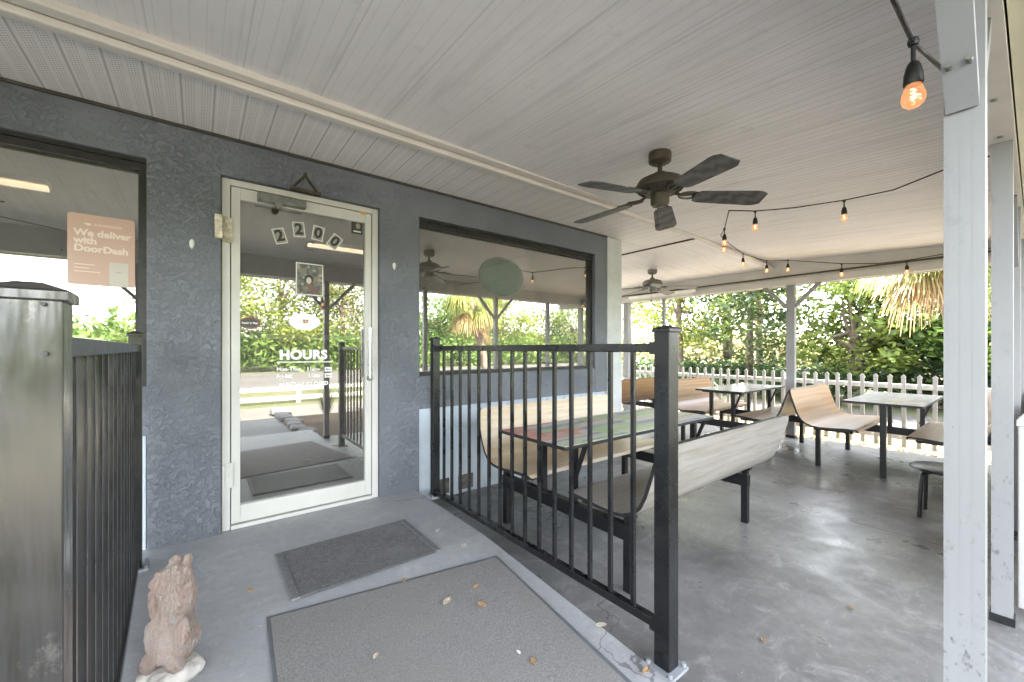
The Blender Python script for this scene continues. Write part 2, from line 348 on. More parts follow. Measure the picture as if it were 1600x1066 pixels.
M['leaf_mid'] = foliage('mid_green_leaves', (.10, .165, .035), (.19, .25, .055))
M['leaf_dark'] = foliage('dark_green_leaves', (.04, .075, .025), (.085, .125, .045))
M['leaf_olive'] = foliage('olive_leaves', (.15, .15, .06), (.24, .22, .10))
M['leaf_far'] = foliage('sunny_leaves', (.13, .15, .035), (.19, .18, .05), .4)
M['frond_dead'] = foliage('dry_fronds', (.27, .185, .08), (.38, .30, .15), .4)
M['frond_green'] = foliage('green_fronds', (.16, .20, .05), (.33, .34, .10), .4)
M['bark'] = simple('bark', (.13, .10, .075), .9, var=.4, scale=6, bump=.6, bscale=20)
M['bark_pale'] = simple('pale_bark', (.36, .30, .25), .9, var=.3, scale=8, bump=.6, bscale=25)
M['dry_leaf'] = simple('dry_leaf', (.46, .30, .16), .7, var=.3, scale=30)
M['pale_leaf'] = simple('pale_dry_leaf', (.58, .50, .38), .7, var=.2, scale=30)
M['litter'] = foliage('leaf_litter_flakes', (.45, .30, .12), (.58, .46, .24), .2)
M['white_fence'] = simple('white_vinyl', (.42, .41, .40), .4, var=.05, scale=3)
t = NT('weathered_picket'); c = t.mix(t.val(t.noise(2.2, 6, .7), 0, 1, .35, .65), (.32, .31, .29), (.43, .42, .40)); c = t.mix(t.math('MULTIPLY', t.ramp(t.noise(9, 7, .75), [(.55, (0, 0, 0)), (.7, (1, 1, 1))]), .5), c, (.17, .17, .13)); M['picket'] = t.out(c, .5)
M['white'] = simple('white_vinyl_lettering', (.85, .85, .84), .5, var=.02)
M['ink'] = simple('black_ink', (.03, .03, .03), .5, var=.05)
M['paper'] = simple('paper', (.72, .70, .66), .6, var=.04)
M['cable'] = simple('black_cable', (.005, .0045, .004), .5)
def emis(name, col, s):
    m = bpy.data.materials.new(name); m.use_nodes = True; b = m.node_tree.nodes['Principled BSDF']
    b.inputs['Base Color'].default_value = (*col, 1); b.inputs['Emission Color'].default_value = (*col, 1); b.inputs['Emission Strength'].default_value = s; b.inputs['Roughness'].default_value = .1; return m
M['bulb'] = emis('amber_bulb_glass', (1, .46, .16), .28)
M['filament'] = emis('filament', (1, .66, .34), .8)
t = NT('bulb_glass'); tb = t.n('ShaderNodeBsdfTransparent'); tb.inputs[0].default_value = (1, .86, .70, 1); e = t.n('ShaderNodeEmission'); e.inputs[0].default_value = (1, .42, .13, 1); e.inputs[1].default_value = .42
gl = t.n('ShaderNodeBsdfGlossy'); gl.inputs['Roughness'].default_value = .03
a1 = t.n('ShaderNodeMixShader'); a1.inputs[0].default_value = .55; e.inputs[0].default_value = (1, .40, .17, 1); e.inputs[1].default_value = .055; t.l(tb.outputs[0], a1.inputs[1]); t.l(e.outputs[0], a1.inputs[2])
a2 = t.n('ShaderNodeMixShader'); a2.inputs[0].default_value = .12; t.l(a1.outputs[0], a2.inputs[1]); t.l(gl.outputs[0], a2.inputs[2]); t.l(a2.outputs[0], t.o.inputs[0]); M['bulb'] = t.m
def glass(name, refl, tint, dirt=.0):
    t = NT(name); g = t.n('ShaderNodeBsdfGlossy'); g.inputs['Roughness'].default_value = .0; g.inputs[0].default_value = (.80, .79, .76, 1)
    tr = t.n('ShaderNodeBsdfTransparent'); tr.inputs[0].default_value = (*tint, 1)
    lw = t.n('ShaderNodeFresnel'); lw.inputs[0].default_value = 1.5
    f = t.math('MINIMUM', t.math('ADD', lw.outputs[0], refl), 1.0)
    mx = t.n('ShaderNodeMixShader'); t.l(f, mx.inputs[0]); t.l(tr.outputs[0], mx.inputs[1]); t.l(g.outputs[0], mx.inputs[2])
    df = t.n('ShaderNodeBsdfDiffuse'); df.inputs[0].default_value = (.5, .48, .45, 1)
    m2 = t.n('ShaderNodeMixShader'); t.l(t.val(t.noise(1.5, 6, .6), dirt * .4, dirt, .4, .6), m2.inputs[0]); t.l(mx.outputs[0], m2.inputs[1]); t.l(df.outputs[0], m2.inputs[2]); t.l(m2.outputs[0], t.o.inputs[0]); return t.m
M['glass'] = glass('window_glass', .36, (.80, .79, .76), .13)
M['glass_door'] = glass('door_glass', .27, (.75, .75, .74), .09)
M['room'] = simple('interior_tan', (.36, .29, .20), .7)
M['room_floor'] = simple('interior_floor', (.15, .12, .09), .5)
M['teal'] = simple('teal_sign_paint', (.16, .85, .66), .5)
M['tube'] = emis('lit_tube', (1, .8, .55), .13)

Z0 = -.12      # patio floor
# ================================================================== GROUND
g = MB().quad([(-150, -150, -.26), (150, -150, -.26), (150, 150, -.26), (-150, 150, -.26)]).build('ground', M['ground']); tag(g, kind='structure')
p = MB().span((-6, .0, -.3), (6.55, 9, Z0)).build('patio_floor', M['patio']); tag(p, kind='structure')
# entrance ramp: level by the door, falling towards the path
b = MB(); xs = (-.30, 1.325); prof = [(2.99, 0), (2.0, 0), (.55, -.108), (-.6, -.112), (-.6, -.3), (2.99, -.3)]
A = [b.bm.verts.new((xs[0], y, z)) for y, z in prof]; B = [b.bm.verts.new((xs[1], y, z)) for y, z in prof]
b.bm.faces.new(A); b.bm.faces.new(B[::-1])
for i in range(6): b.bm.faces.new((A[i], B[i], B[(i + 1) % 6], A[(i + 1) % 6]))
tag(b.build('entrance_ramp', M['ramp']), kind='structure')
tag(MB().span((-.55, -2.69, -.3), (1.15, -.62, -.2)).build('path', M['path']), kind='structure')
tag(MB().span((1.16, -2.66, -.3), (4.2, -.05, -.205)).build('planting_bed', M['soil']), kind='structure')
tag(MB().quad([(-30, -4.7, -.25), (30, -4.7, -.25), (30, -2.7, -.25), (-30, -2.7, -.25)]).build('gravel_parking', M['gravel']), kind='structure')
tag(MB().quad([(-60, -20, -.25), (60, -20, -.25), (60, -9, -.25), (-60, -9, -.25)]).build('front_road', M['asphalt']), kind='structure')
tag(MB().quad([(8.0, -9, -.254), (11.3, -9, -.254), (11.3, 60, -.252), (8.0, 60, -.252)]).build('side_road', M['asphalt']), kind='structure')

# ================================================================== BUILDING
WY = 2.93
bld = thing('restaurant_building', 'single storey grey stucco restaurant with glass door and two big windows', 'building')
def wallseg(x0, x1, z0, z1, y0=WY, y1=3.16, m='stucco', name='wall', bev=.004):
    return MB().span((x0, y0, z0), (x1, y1, z1), bev=bev)
w = MB()
for a in ((-5, -2.3, .62, 2.42), (-.22, .105, -.3, 2.115), (1.052, 1.356, -.3, 2.115), (3.407, 3.6, .62, 2.115)):
    w.span((a[0], WY, a[2]), (a[1], 3.16, a[3]))
w.span((-2.3, WY, 2.115), (3.6, 3.16, 2.42)).span((-5, WY + .004, .62), (-.22, 3.16, .885)).span((1.356, WY + .004, .62), (3.6, 3.16, .875))
w.build('wall', M['stucco'], bld)
w = MB(); w.span((-5, WY + .03, -.3), (-.225, 3.15, .62)).span((1.358, WY + .03, -.3), (3.62, 3.15, .62))
x = 1.5
while x < 3.6: w.span((x, WY + .022, Z0), (x + .012, WY + .03, .60)); x += .245
w.build('lower_panel', M['panel_white'], bld)
vd = simple('vent_dark', (.10, .09, .08), .8, var=.5, scale=25)
for x in (1.49, 1.72): MB().span((x, WY + .0195, Z0 + .03), (x + .14, WY + .04, .03)).build('crawl_vent', vd, bld)
MB().span((3.6, WY - .012, Z0), (3.85, 3.18, 2.33)).span((3.83, 3.18, -.3), (3.85, 8, 2.33)).build('corner_board', M['board_light'], bld)
MB().span((-5, 6.6, -.3), (3.83, 6.7, 2.5)).span((-5.1, WY, -.3), (-5, 6.7, 2.5)).span((-5, 3.17, 2.42), (3.83, 6.6, 2.5)).span((3.75, 3.2, 0), (3.82, 6.6, 2.42)).build('interior_wall', M['room'], bld)
MB().span((-5, 3.165, -.3), (3.74, 6.6, -.01)).build('interior_floor', M['room_floor'], bld)
def window(x0, x1, z0, z1, y):
    f = MB(); d = .045
    f.span((x0, y - .03, z1 - d), (x1, y + .03, z1)).span((x0, y - .03, z0), (x1, y + .03, z0 + .03))
    f.span((x0, y - .03, z0 + .03), (x0 + .02, y + .03, z1 - d)).span((x1 - .035, y - .03, z0 + .03), (x1, y + .03, z1 - d))
    f.span((x0 + .001, y - .045, z1 - .018), (x1 - .001, y - .03, z1 - .001)); f.span((x0, y - .04, z1 - .06), (x1 - .001, y - .028, z1 - .046))
    fr = f.build('window', M['win_frame'], bld)
    MB().span((x0 + .01, y, z0 + .02), (x1 - .02, y + .006, z1 - .03)).build('pane', M['glass'], fr)
    return fr
M['win_frame'] = simple('dark_window_frame', (.018, .017, .016), .45, .1, var=.6, scale=18)
window(-2.3, -.221, .886, 2.114, 3.0)
window(1.357, 3.406, .876, 2.114, 3.0)
# door
DY = 2.985
door = MB()
door.span((.11, DY - .02, .0), (.152, DY + .05, 2.112), bev=.003).span((1.005, DY - .02, .0), (1.048, DY + .05, 2.112), bev=.003).span((.152, DY - .02, 2.075), (1.005, DY + .05, 2.112), bev=.003)
door.span((.157, DY - .012, .03), (.203, DY + .04, 2.07), bev=.003).span((.957, DY - .012, .03), (1.0, DY + .04, 2.07), bev=.003)
door.span((.203, DY - .011, 2.0), (.957, DY + .04, 2.07), bev=.003).span((.203, DY - .011, .03), (.957, DY + .04, .135), bev=.003)
door.span((.155, DY - .03, .002), (1.0, DY + .05, .024))
door = door.build('door', M['door_white'], bld)
MB().span((.198, DY + .012, .13), (.962, DY + .018, 2.005)).build('pane', M['glass_door'], door)
hn = MB(); hx = .972; z0, z1 = .93, 1.19
hn.tube([(hx, DY - .075, z0 - .05), (hx, DY - .075, z1 + .05)], .011, 12)
for z in (z0 + .05, z1 - .05): hn.cyl((hx, DY - .075, z), (hx + .012, DY - .01, z), .009, n=10); hn.cyl((hx + .012, DY - .018, z), (hx + .012, DY - .011, z), .018)
hn.build('handle', M['metal'], door, True)
MB().cyl((.985, DY - .03, .875), (.985, DY - .01, .875), .020).cyl((.985, DY - .034, .875), (.985, DY - .03, .875), .009).build('lock', M['pewter'], door, True)
for z in (1.80, .33):
    h = MB()
    if z > 1: h.span((.075, WY - .035, z - .07), (.112, WY - .012, z + .07), bev=.003)
    h.span((.112, DY - .03, z - .075), (.165, DY - .021, z + .075), bev=.002)
    for q in (-.045, 0, .045): h.cyl((.145, DY - .036, z + q), (.145, DY - .028, z + q), .005, n=8)
    h.cyl((.118, DY - .036, z - .07), (.118, DY - .036, z + .07), .009, n=12)
    h.build('hinge', M['door_white'] if z < 1 else simple('tarnished_hinge', (.55, .50, .40), .5, .2, var=.5, scale=25), door)
cl = MB().span((.295, DY - .075, 2.005), (.56, DY - .015, 2.052), bev=.006)
cl.cyl((.40, DY - .078, 1.995), (.40, DY - .05, 1.995), .022, n=14).cyl((.29, DY - .045, 2.028), (.295, DY - .045, 2.028), .03, n=12)
cl = cl.build('door_closer', M['pewter'], door)
MB().bar((.47, WY - .03, 2.11), (.535, WY - .10, 2.185), .016, .008).bar((.535, WY - .10, 2.185), (.62, WY - .02, 2.125), .016, .008).bar((.46, WY - .045, 2.105), (.64, WY - .04, 2.105), .03, .018).cyl((.535, WY - .10, 2.175), (.535, WY - .10, 2.20), .010, n=10).build('closer_arm', M['rust'], door)
ob = MB(); ob.lathe([(.0, 0), (.022, 0), (.022, .0012), (0, .0012)], (0, 0, 0), 24, Matrix.Rotation(R(90), 3, 'X'))
o = ob.build('inspection_sticker', simple('amber_sticker', (.62, .33, .04), .5), door); o.location = on_y(567, 331, DY - .012); o['label'] = 'small oval amber sticker on the top door rail'

# --- stickers and lettering on the glass
GY = DY + .010
def flat_panel(name, poly, mat, parent, y, th=.0006): return MB().panel(poly, y - th, y).build(name, mat, parent)
def rect(cx, cz, w, h, a=0):
    ca, sa = math.cos(a), math.sin(a); return [(cx + x * ca - z * sa, cz + x * sa + z * ca) for x, z in ((-w / 2, -h / 2), (w / 2, -h / 2), (w / 2, h / 2), (-w / 2, h / 2))]
def oval(cx, cz, a, b_, n=36): return [(cx + a * math.cos(2 * math.pi * k / n), cz + b_ * math.sin(2 * math.pi * k / n)) for k in range(n)]
def rrect(cx, cz, w, h, r, n=5):
    out = []
    for sx, sz, a0 in ((1, -1, -90), (1, 1, 0), (-1, 1, 90), (-1, -1, 180)):
        for k in range(n + 1):
            a = R(a0 + 90 * k / n); out.append((cx + sx * (w / 2 - r) + r * math.cos(a), cz + sz * (h / 2 - r) + r * math.sin(a)))
    return out
card_grey = simple('card_grey', (.30, .29, .27), .5, var=.05)
for ch, px, py, ang, lab in (('2', 437, 369, 17, 'tilted number card reading 2, lowest left of the arched house number'), ('2', 467, 359, 6, 'number card reading 2, second in the arched house number on the door'), ('0', 497, 365, -9, 'number card reading 0, third in the arched house number on the door'), ('0', 523, 378, -33, 'strongly tilted number card reading 0 at the right end of the house number')):
    q = on_y(px, py, GY); a = R(ang)
    t_ = thing('number_card', lab, 'number card', q, group='house number cards on the door glass')
    flat_panel('card_border', rect(q.x, q.z, .072, .100, a), M['paper'], t_, GY); flat_panel('card_face', rect(q.x, q.z, .060, .088, a), card_grey, t_, GY - .0008)
    text_obj('numeral', ch, .098, (q.x, GY - .0018, q.z), M['ink'], t_, bold=.0035, rot_y=-a)
q = on_y(484, 385, GY); o = text_obj('door_letter', 'C', .085, (q.x, GY - .0005, q.z), simple('dark_letter', (.12, .11, .10), .5), bold=.001); tag(o, 'dark letter C stuck on the door glass below the house number', 'letter')
# photo poster
q = on_y(484, 437, GY)
t_ = thing('photo_poster', 'rectangular photo print of a seated person taped on the door glass', 'poster', q)
flat_panel('poster_border', rect(q.x, q.z, .168, .215), M['paper'], t_, GY)
tp = NT('poster_print'); vv = tp.n('ShaderNodeTexVoronoi'); vv.inputs['Scale'].default_value = 45; tp.l(tp.co((1, 1, 1)), vv.inputs['Vector']); se = tp.n('ShaderNodeSeparateColor'); tp.l(vv.outputs['Color'], se.inputs[0])
cc = tp.ramp(se.outputs[0], [(0, (.05, .05, .045)), (.3, (.12, .13, .12)), (.5, (.27, .20, .15)), (.7, (.16, .18, .16)), (.85, (.45, .40, .34))], 'CONSTANT'); cc = tp.mix(tp.noise(40, 5), cc, (.12, .13, .12)); tp.out(cc, .3)
flat_panel('poster_print', rect(q.x, q.z, .154, .201), tp.m, t_, GY - .0008)
flat_panel('poster_hair', oval(q.x - .006, q.z - .0, .027, .032), M['ink'], t_, GY - .0016); flat_panel('poster_face', oval(q.x - .006, q.z - .008, .016, .022), simple('poster_face', (.48, .42, .38), .4), t_, GY - .0024)
flat_panel('poster_figure', [(q.x - .03, q.z - .035), (q.x + .0, q.z - .03), (q.x + .022, q.z - .042), (q.x + .072, q.z - .098), (q.x + .035, q.z - .098), (q.x - .002, q.z - .07)], simple('poster_cloth', (.16, .08, .08), .4), t_, GY - .0016)
# small corner sticker
q = on_y(558, 356, GY); t_ = thing('corner_sticker', 'small square dark sticker in the top right corner of the door glass', 'sticker', q)
flat_panel('sticker_face', rect(q.x, q.z, .076, .088), simple('dark_sticker', (.045, .055, .05), .4), t_, GY)
flat_panel('sticker_picture', oval(q.x + .006, q.z + .012, .016, .02), simple('sticker_pic', (.33, .25, .23), .4), t_, GY - .001); flat_panel('sticker_band', rect(q.x, q.z - .028, .052, .010), M['paper'], t_, GY - .001)
# ovals
q = on_y(476, 503, GY); t_ = thing('logo_sticker', 'white oval sticker with a small coffee cup logo on the door glass', 'sticker', q)
flat_panel('sticker_face', oval(q.x, q.z, .095, .056), M['white'], t_, GY)
brown = simple('logo_brown', (.30, .12, .05), .5); grey = simple('logo_grey', (.35, .35, .38), .5)
flat_panel('cup', [(q.x - .012, q.z + .014), (q.x - .006, q.z - .008), (q.x + .016, q.z - .008), (q.x + .024, q.z + .014)], brown, t_, GY - .001)
flat_panel('cup_heart', oval(q.x + .006, q.z + .004, .006, .004), M['paper'], t_, GY - .0018)
sw = MB().tube([(q.x + (-.055 + .13 * k / 14), GY - .001, q.z - .012 + .006 * math.sin(k * .55)) for k in range(15)], .0011, 5).tube([(q.x + (-.06 + .05 * k / 8), GY - .001, q.z + .03 - .0006 * k * k) for k in range(9)], .0009, 5); sw.build('swash', grey, t_)
q = on_y(391, 505, GY); t_ = thing('shop_sticker', 'small dark oval sticker with reddish rim on the left of the door glass', 'sticker', q)
flat_panel('sticker_rim', oval(q.x, q.z, .056, .038), simple('red_rim', (.22, .09, .07), .5), t_, GY); flat_panel('sticker_face', oval(q.x - .003, q.z, .048, .028), simple('dark_face', (.07, .065, .06), .5), t_, GY - .0008)
text_obj('lettering', "Beach 'n Thai", .0155, (q.x - .003, GY - .0018, q.z), M['white'], t_, bold=.0005)
# hours
t_ = thing('opening_hours', 'white opening hours lettering with heading HOURS on the door glass', 'lettering', on_y(475, 580, GY))
def txt_at(s, px, py, size, bold=.0, align='CENTER', space=1.0, rot=0): q = on_y(px, py, GY); return text_obj('lettering', s, size, (q.x, GY - .0005, q.z), M['white'], t_, bold=bold, align=align, space=space, rot_y=rot)
txt_at('HOURS', 475, 555, .083, .0042, space=1.08)
q0 = on_y(432, 565.5, GY); q1 = on_y(518, 565.5, GY); flat_panel('rule', [(q0.x, q0.z - .005), (q1.x, q1.z - .003), (q1.x, q1.z + .003), (q0.x, q0.z + .001)], M['white'], t_, GY)
txt_at('Mon-Thur', 432, 577.5, .034, .0011, 'LEFT', 1.0); txt_at('11am-', 479, 577, .034, .0011, 'LEFT', 1.0)
txt_at('Fri-Sat', 432, 588.5, .034, .0011, 'LEFT', 1.0); txt_at('11am-', 481, 587, .034, .0011, 'LEFT', 1.0)
txt_at('SUNDAY CLOSED', 476, 600.5, .034, .0016, space=1.12)
for py in (577, 586.5):
    q = on_y(513, py, GY); flat_panel('time_patch', rect(q.x, q.z, .046, .030), M['white'], t_, GY)
    text_obj('time_digit', '8pm', .019, (q.x, GY - .0015, q.z), M['pewter'], t_, bold=.0006)
# push bar behind the door glass
tag(MB().span((.21, DY + .022, 1.15), (.95, DY + .05, 1.185), bev=.005).build('push_bar', M['white'], door))
# window sticker
WGY = 2.998
q = on_y(158, 391, WGY); qa = on_y(105, 391, WGY); qb = on_y(211, 391, WGY); W_ = qb.x - qa.x; za = on_y(158, 338, WGY).z; zb = on_y(158, 447, WGY).z; H_ = za - zb; cz = (za + zb) / 2; cx = (qa.x + qb.x) / 2
t_ = thing('delivery_sticker', 'large peach square delivery sticker with white words on the left window', 'sticker', (cx, WGY, cz))
flat_panel('sticker_face', rrect(cx, cz, W_, H_, .014), simple('peach_sticker', (.50, .335, .27), .45, var=.04, scale=2), t_, WGY)
m_ = simple('sticker_words', (.66, .56, .49), .5, var=.02)
l = cx - W_ * .41
for s, dz, sz, bo in (('We deliver', .235, .047, .0018), ('with', .125, .047, .0018), ('DoorDash', .015, .047, .0018)): text_obj('lettering', s, sz, (l, WGY - .001, cz + dz * H_), m_, t_, bold=bo, align='LEFT')
text_obj('lettering', 'DOORDASH', .017, (cx - W_ * .12, WGY - .001, cz + .36 * H_), m_, t_, bold=.0003, align='LEFT', space=1.15)
flat_panel('logo_mark', [(cx - W_ * .28, cz + .375 * H_), (cx - W_ * .18, cz + .375 * H_), (cx - W_ * .155, cz + .36 * H_), (cx - W_ * .18, cz + .343 * H_), (cx - W_ * .225, cz + .343 * H_), (cx - W_ * .24, cz + .358 * H_)], m_, t_, WGY - .0008)
flat_panel('door_picture', [(x, z) for x, z in rrect(cx + W_ * .25, cz - H_ * .32, W_ * .29, H_ * .34, .008)], simple('pic_grey', (.50, .47, .42), .5, var=.03), t_, WGY - .0008)
flat_panel('door_picture_mark', rect(cx + W_ * .25, cz - H_ * .29, W_ * .1, .006), grey, t_, WGY - .0016)
for k, wd in enumerate((.30, .22, .38)): flat_panel('fine_print', rect(l + W_ * wd / 2, cz - H_ * (.21 + .05 * k), W_ * wd, .0045), m_, t_, WGY - .0008)
# things inside; added film on the pane stands in for the round teal shape
t_ = thing('disc_stand_in', 'see-through teal film standing in for the round shape high in the right window', 'decal', on_y(785, 432, 2.992))
tt = NT('tinted_film'); tra = tt.n('ShaderNodeBsdfTransparent'); mxx = tt.n('ShaderNodeMixShader'); mxx.inputs[0].default_value = .30; tt.out((.17, .24, .21), .5); tt.l(tra.outputs[0], mxx.inputs[1]); tt.l(tt.b.outputs[0], mxx.inputs[2]); tt.l(mxx.outputs[0], tt.o.inputs[0])
q = t_.location; flat_panel('film', oval(q.x, q.z, .25, .175, 56), tt.m, t_, 2.992)
for i, (a, b_) in enumerate((((1.0, 5.2, 2.3), (1.9, 5.2, 2.3)), ((-1.9, 4.6, 2.3), (-.9, 4.6, 2.3)))):
    t_ = thing('tube_light', ('lit tube light on the ceiling inside, seen through the door', 'lit tube light on the ceiling inside, seen through the left window')[i], 'tube light', a, group='lit tube lights inside')
    MB().bar(a, b_, .05, .03).build('tube', M['tube'], t_); MB().bar(Vector(a) + Vector((0, 0, .04)), Vector(b_) + Vector((0, 0, .04)), .14, .04).build('housing', M['white'], t_)
for i, (x, lab) in enumerate(((1.5, 'wooden dining table standing inside behind the right window, nearer the door'), (2.9, 'wooden dining table standing inside behind the right window, nearer the corner'))):
    t_ = thing('dining_table', lab, 'table', (x, 4.2, 0), group='tables inside'); MB().span((x - .4, 3.9, .70), (x + .4, 4.5, .735), bev=.005).build('table_top', M['wood_brown'], t_); MB().cyl((x, 4.2, -.01), (x, 4.2, .70), .04).lathe([(.25, -.01), (.25, .01), (.05, .03)], (x, 4.2, 0)).build('leg', M['black_frame'], t_)
# shells glued on the wall
for px, py, lab in ((300, 381, 'white shell fixed to the stucco pier left of the door'), (616, 416, 'white shell fixed to the stucco pier right of the door')):
    q = on_y(px, py, WY); b = MB(); b.lathe([(0, .028), (.009, .020), (.013, .006), (.011, -.012), (.004, -.026), (0, -.03)], q, 12); tag(b.build('seashell', M['paper'], None, True), lab, 'shell', 'shells on the wall')

# ================================================================== PORCH ROOF
roof = thing('porch_roof', 'wide porch roof with grey ribbed board ceiling and painted beams', 'roof')
def zc(x, y): return 2.372 - .058 * (2.3 - y) - .011 * x
def slab(name, pts, mat, th=.05):
    b = MB(); lo = [b.bm.verts.new((x, y, z)) for x, y, z in pts]; hi = [b.bm.verts.new((x, y, z + th)) for x, y, z in pts]
    b.bm.faces.new(lo[::-1]); b.bm.faces.new(hi); n = len(pts)
    for i in range(n): b.bm.faces.new((lo[i], lo[(i + 1) % n], hi[(i + 1) % n], hi[i]))
    return b.build(name, mat, roof)
slab('ceiling', [(-6, .10, zc(-6, .1)), (6.44, .10, zc(6.44, .1)), (6.44, 2.30, zc(6.44, 2.3)), (-6, 2.30, zc(-6, 2.3))], M['ceil_x'])
slab('side_ceiling', [(4.455, 2.305, 2.325), (6.44, 2.305, 2.21), (6.44, 9, 2.18), (4.455, 9, 2.31), ], M['ceil_y'])
slab('soffit', [(-6, 2.34, 2.345), (4.45, 2.34, 2.345), (4.45, 2.94, 2.342), (-6, 2.94, 2.342)], M['soffit'], .03)
slab('soffit_return', [(3.86, 2.95, 2.342), (4.45, 2.95, 2.342), (4.45, 9, 2.34), (3.86, 9, 2.34)], M['soffit'], .03)
b = MB().span((-6, 2.205, 2.335), (4.46, 2.265, 2.372), bev=.006)
b.bar((-6, 2.292, 2.322), (4.46, 2.292, 2.322), .055, .034, bev=.009); b.span((-6, 2.318, 2.332), (4.46, 2.352, 2.35), bev=.004)
b.bar((4.46, 2.29, 2.318), (6.38, 2.29, 2.225), .05, .02, bev=.004); b.build('ceiling_trim', M['trim'], roof)
MB().span((-6, 2.915, 2.326), (3.6, 2.928, 2.341)).build('wall_moulding', simple('dark_gap', (.05, .045, .04), .7), roof)
MB().span((4.443, 2.36, 2.330), (4.462, 8.9, 2.343)).build('soffit_edge', M['rust'], roof)
b = MB().span((-6, .055, 2.0), (6.36, .135, 2.28)); b.build('front_beam', M['beam'], roof)
b = MB()
for x in [i * .42 + .2 for i in range(-4, 15)]: b.cyl((x, .137, 2.06), (x, .145, 2.06), .009, n=8); b.cyl((x, .095, 1.994), (x, .095, 2.0), .009, n=8)
b.build('bolt', M['pewter'], roof)
b = MB().span((6.365, -.5, 1.955), (6.44, 9, 2.40)); b.span((6.345, -.5, 1.955), (6.363, 9, 2.04)); b.build('end_beam', M['beam'], roof)
MB().tube([(6.335, .15, 2.075), (6.335, 9, 2.075)], .011, 8).build('conduit', M['bronze'], roof, True)
MB().quad([(-6, -.55, 2.12), (7.0, -.55, 2.12), (7.0, .053, 2.19), (-6, .053, 2.19)]).build('eave_soffit', M['soffit'], roof)
b = MB().span((-6, -.01, 2.03), (6.36, .05, 2.18)).span((-6, -.63, 2.08), (7.0, -.56, 2.2)); b.build('fascia', M['fascia'], roof)
b = MB(); b.quad([(-6, -.65, 2.21), (7.05, -.65, 2.21), (7.05, 3, 2.75), (-6, 3, 2.75)]).quad([(-6, 3, 2.75), (7.05, 3, 2.75), (7.05, 9.5, 2.75), (-6, 9.5, 2.75)])
b.span((6.98, -.6, 2.02), (7.02, 9.4, 2.2)).quad([(6.44, -.55, 2.13), (7.0, -.55, 2.13), (7.0, 9.4, 2.13), (6.44, 9.4, 2.13)]); b.build('roof_sheet', simple('roof_grey', (.4, .4, .4), .6), roof)
b = MB().span((.9, 2.55, 2.322), (1.0, 2.60, 2.34)); 
# long tube fitting on the end beam
t_ = thing('tube_light', 'unlit white tube fitting on the far beam behind the distant fan', 'tube light', (6.33, 3.9, 2.03))
MB().span((6.27, 3.35, 2.0), (6.33, 4.6, 2.045), bev=.004).build('housing', M['white'], t_); MB().tube([(6.28, 3.4, 1.985), (6.28, 4.55, 1.985)], .013).build('tube', M['paper'], t_)

# --- posts
def post(x, y, label, base=Z0, top=2.0, w=.062, d=.062, braces=(), axis='x', group='posts carrying the porch roof', boards=False):
    t = thing('porch_post', label, 'post', (x, y, base), group=group)
    b = MB(); b.span((x - d / 2, y - w / 2, base), (x + d / 2, y + w / 2, top))
    for k in (-1, 0, 1): b.span((x - d / 2 - .0003, y + k * w * .3 - w * .10, base + .002), (x - d / 2, y + k * w * .3 + w * .10, top - .002))
    b.build('post_body', M['post'], t)
    MB().span((x - d / 2 - .006, y - w / 2 - .006, base), (x + d / 2 + .006, y + w / 2 + .006, base + .035)).build('base_trim', M['black_frame'], t)
    for s in braces:
        if axis == 'x':
            b = MB().bar((x + s * (d / 2 - .004), y + .002, 1.63), (x + s * .37, y + .002, 2.0), .05, .035)
        else:
            b = MB().bar((x - .002, y + s * (w / 2 - .004), 1.66), (x - .002, y + s * .33, 1.965), .05, .045)
        br = b.build('brace', M['post'], t)
    if boards:
        for dy in (-.014, .016): MB().cyl((x - d / 2 - .092, y + dy, 1.69), (x - d / 2 - .04, y + dy, 1.69), .0055, n=10).build('bolt', M['pewter'], t)
    return t
post(1.345 + .031, .099, 'scuffed white porch post, nearest and widest at the right of the entrance', braces=(-1, 1), boards=True)
post(2.80 + .031, .0935, 'white porch post second from the entrance with black scuffs at knee height')
post(4.20, .0935, 'white porch post third from the entrance, mostly hidden by nearer posts', braces=(-1, 1))
post(5.45, .0935, 'white porch post fourth from the entrance by the end of the patio')
post(6.40, .0935, 'white corner post where the front beam meets the far beam', w=.09, d=.07)
post(6.40, 2.05, 'white post with two diagonal braces behind the tan bench', top=1.955, w=.10, d=.07, braces=(-1, 1), axis='y')
post(6.40, 3.96, 'thin white post under the far beam behind the railing post', top=1.955, w=.045, d=.045)
post(6.42, 4.74, 'pale thick post under the far beam beside the building corner', top=1.955, w=.11, d=.10)
post(-.50, .095, 'white porch post left of the entrance, reflected in the left window', braces=(-1, 1))
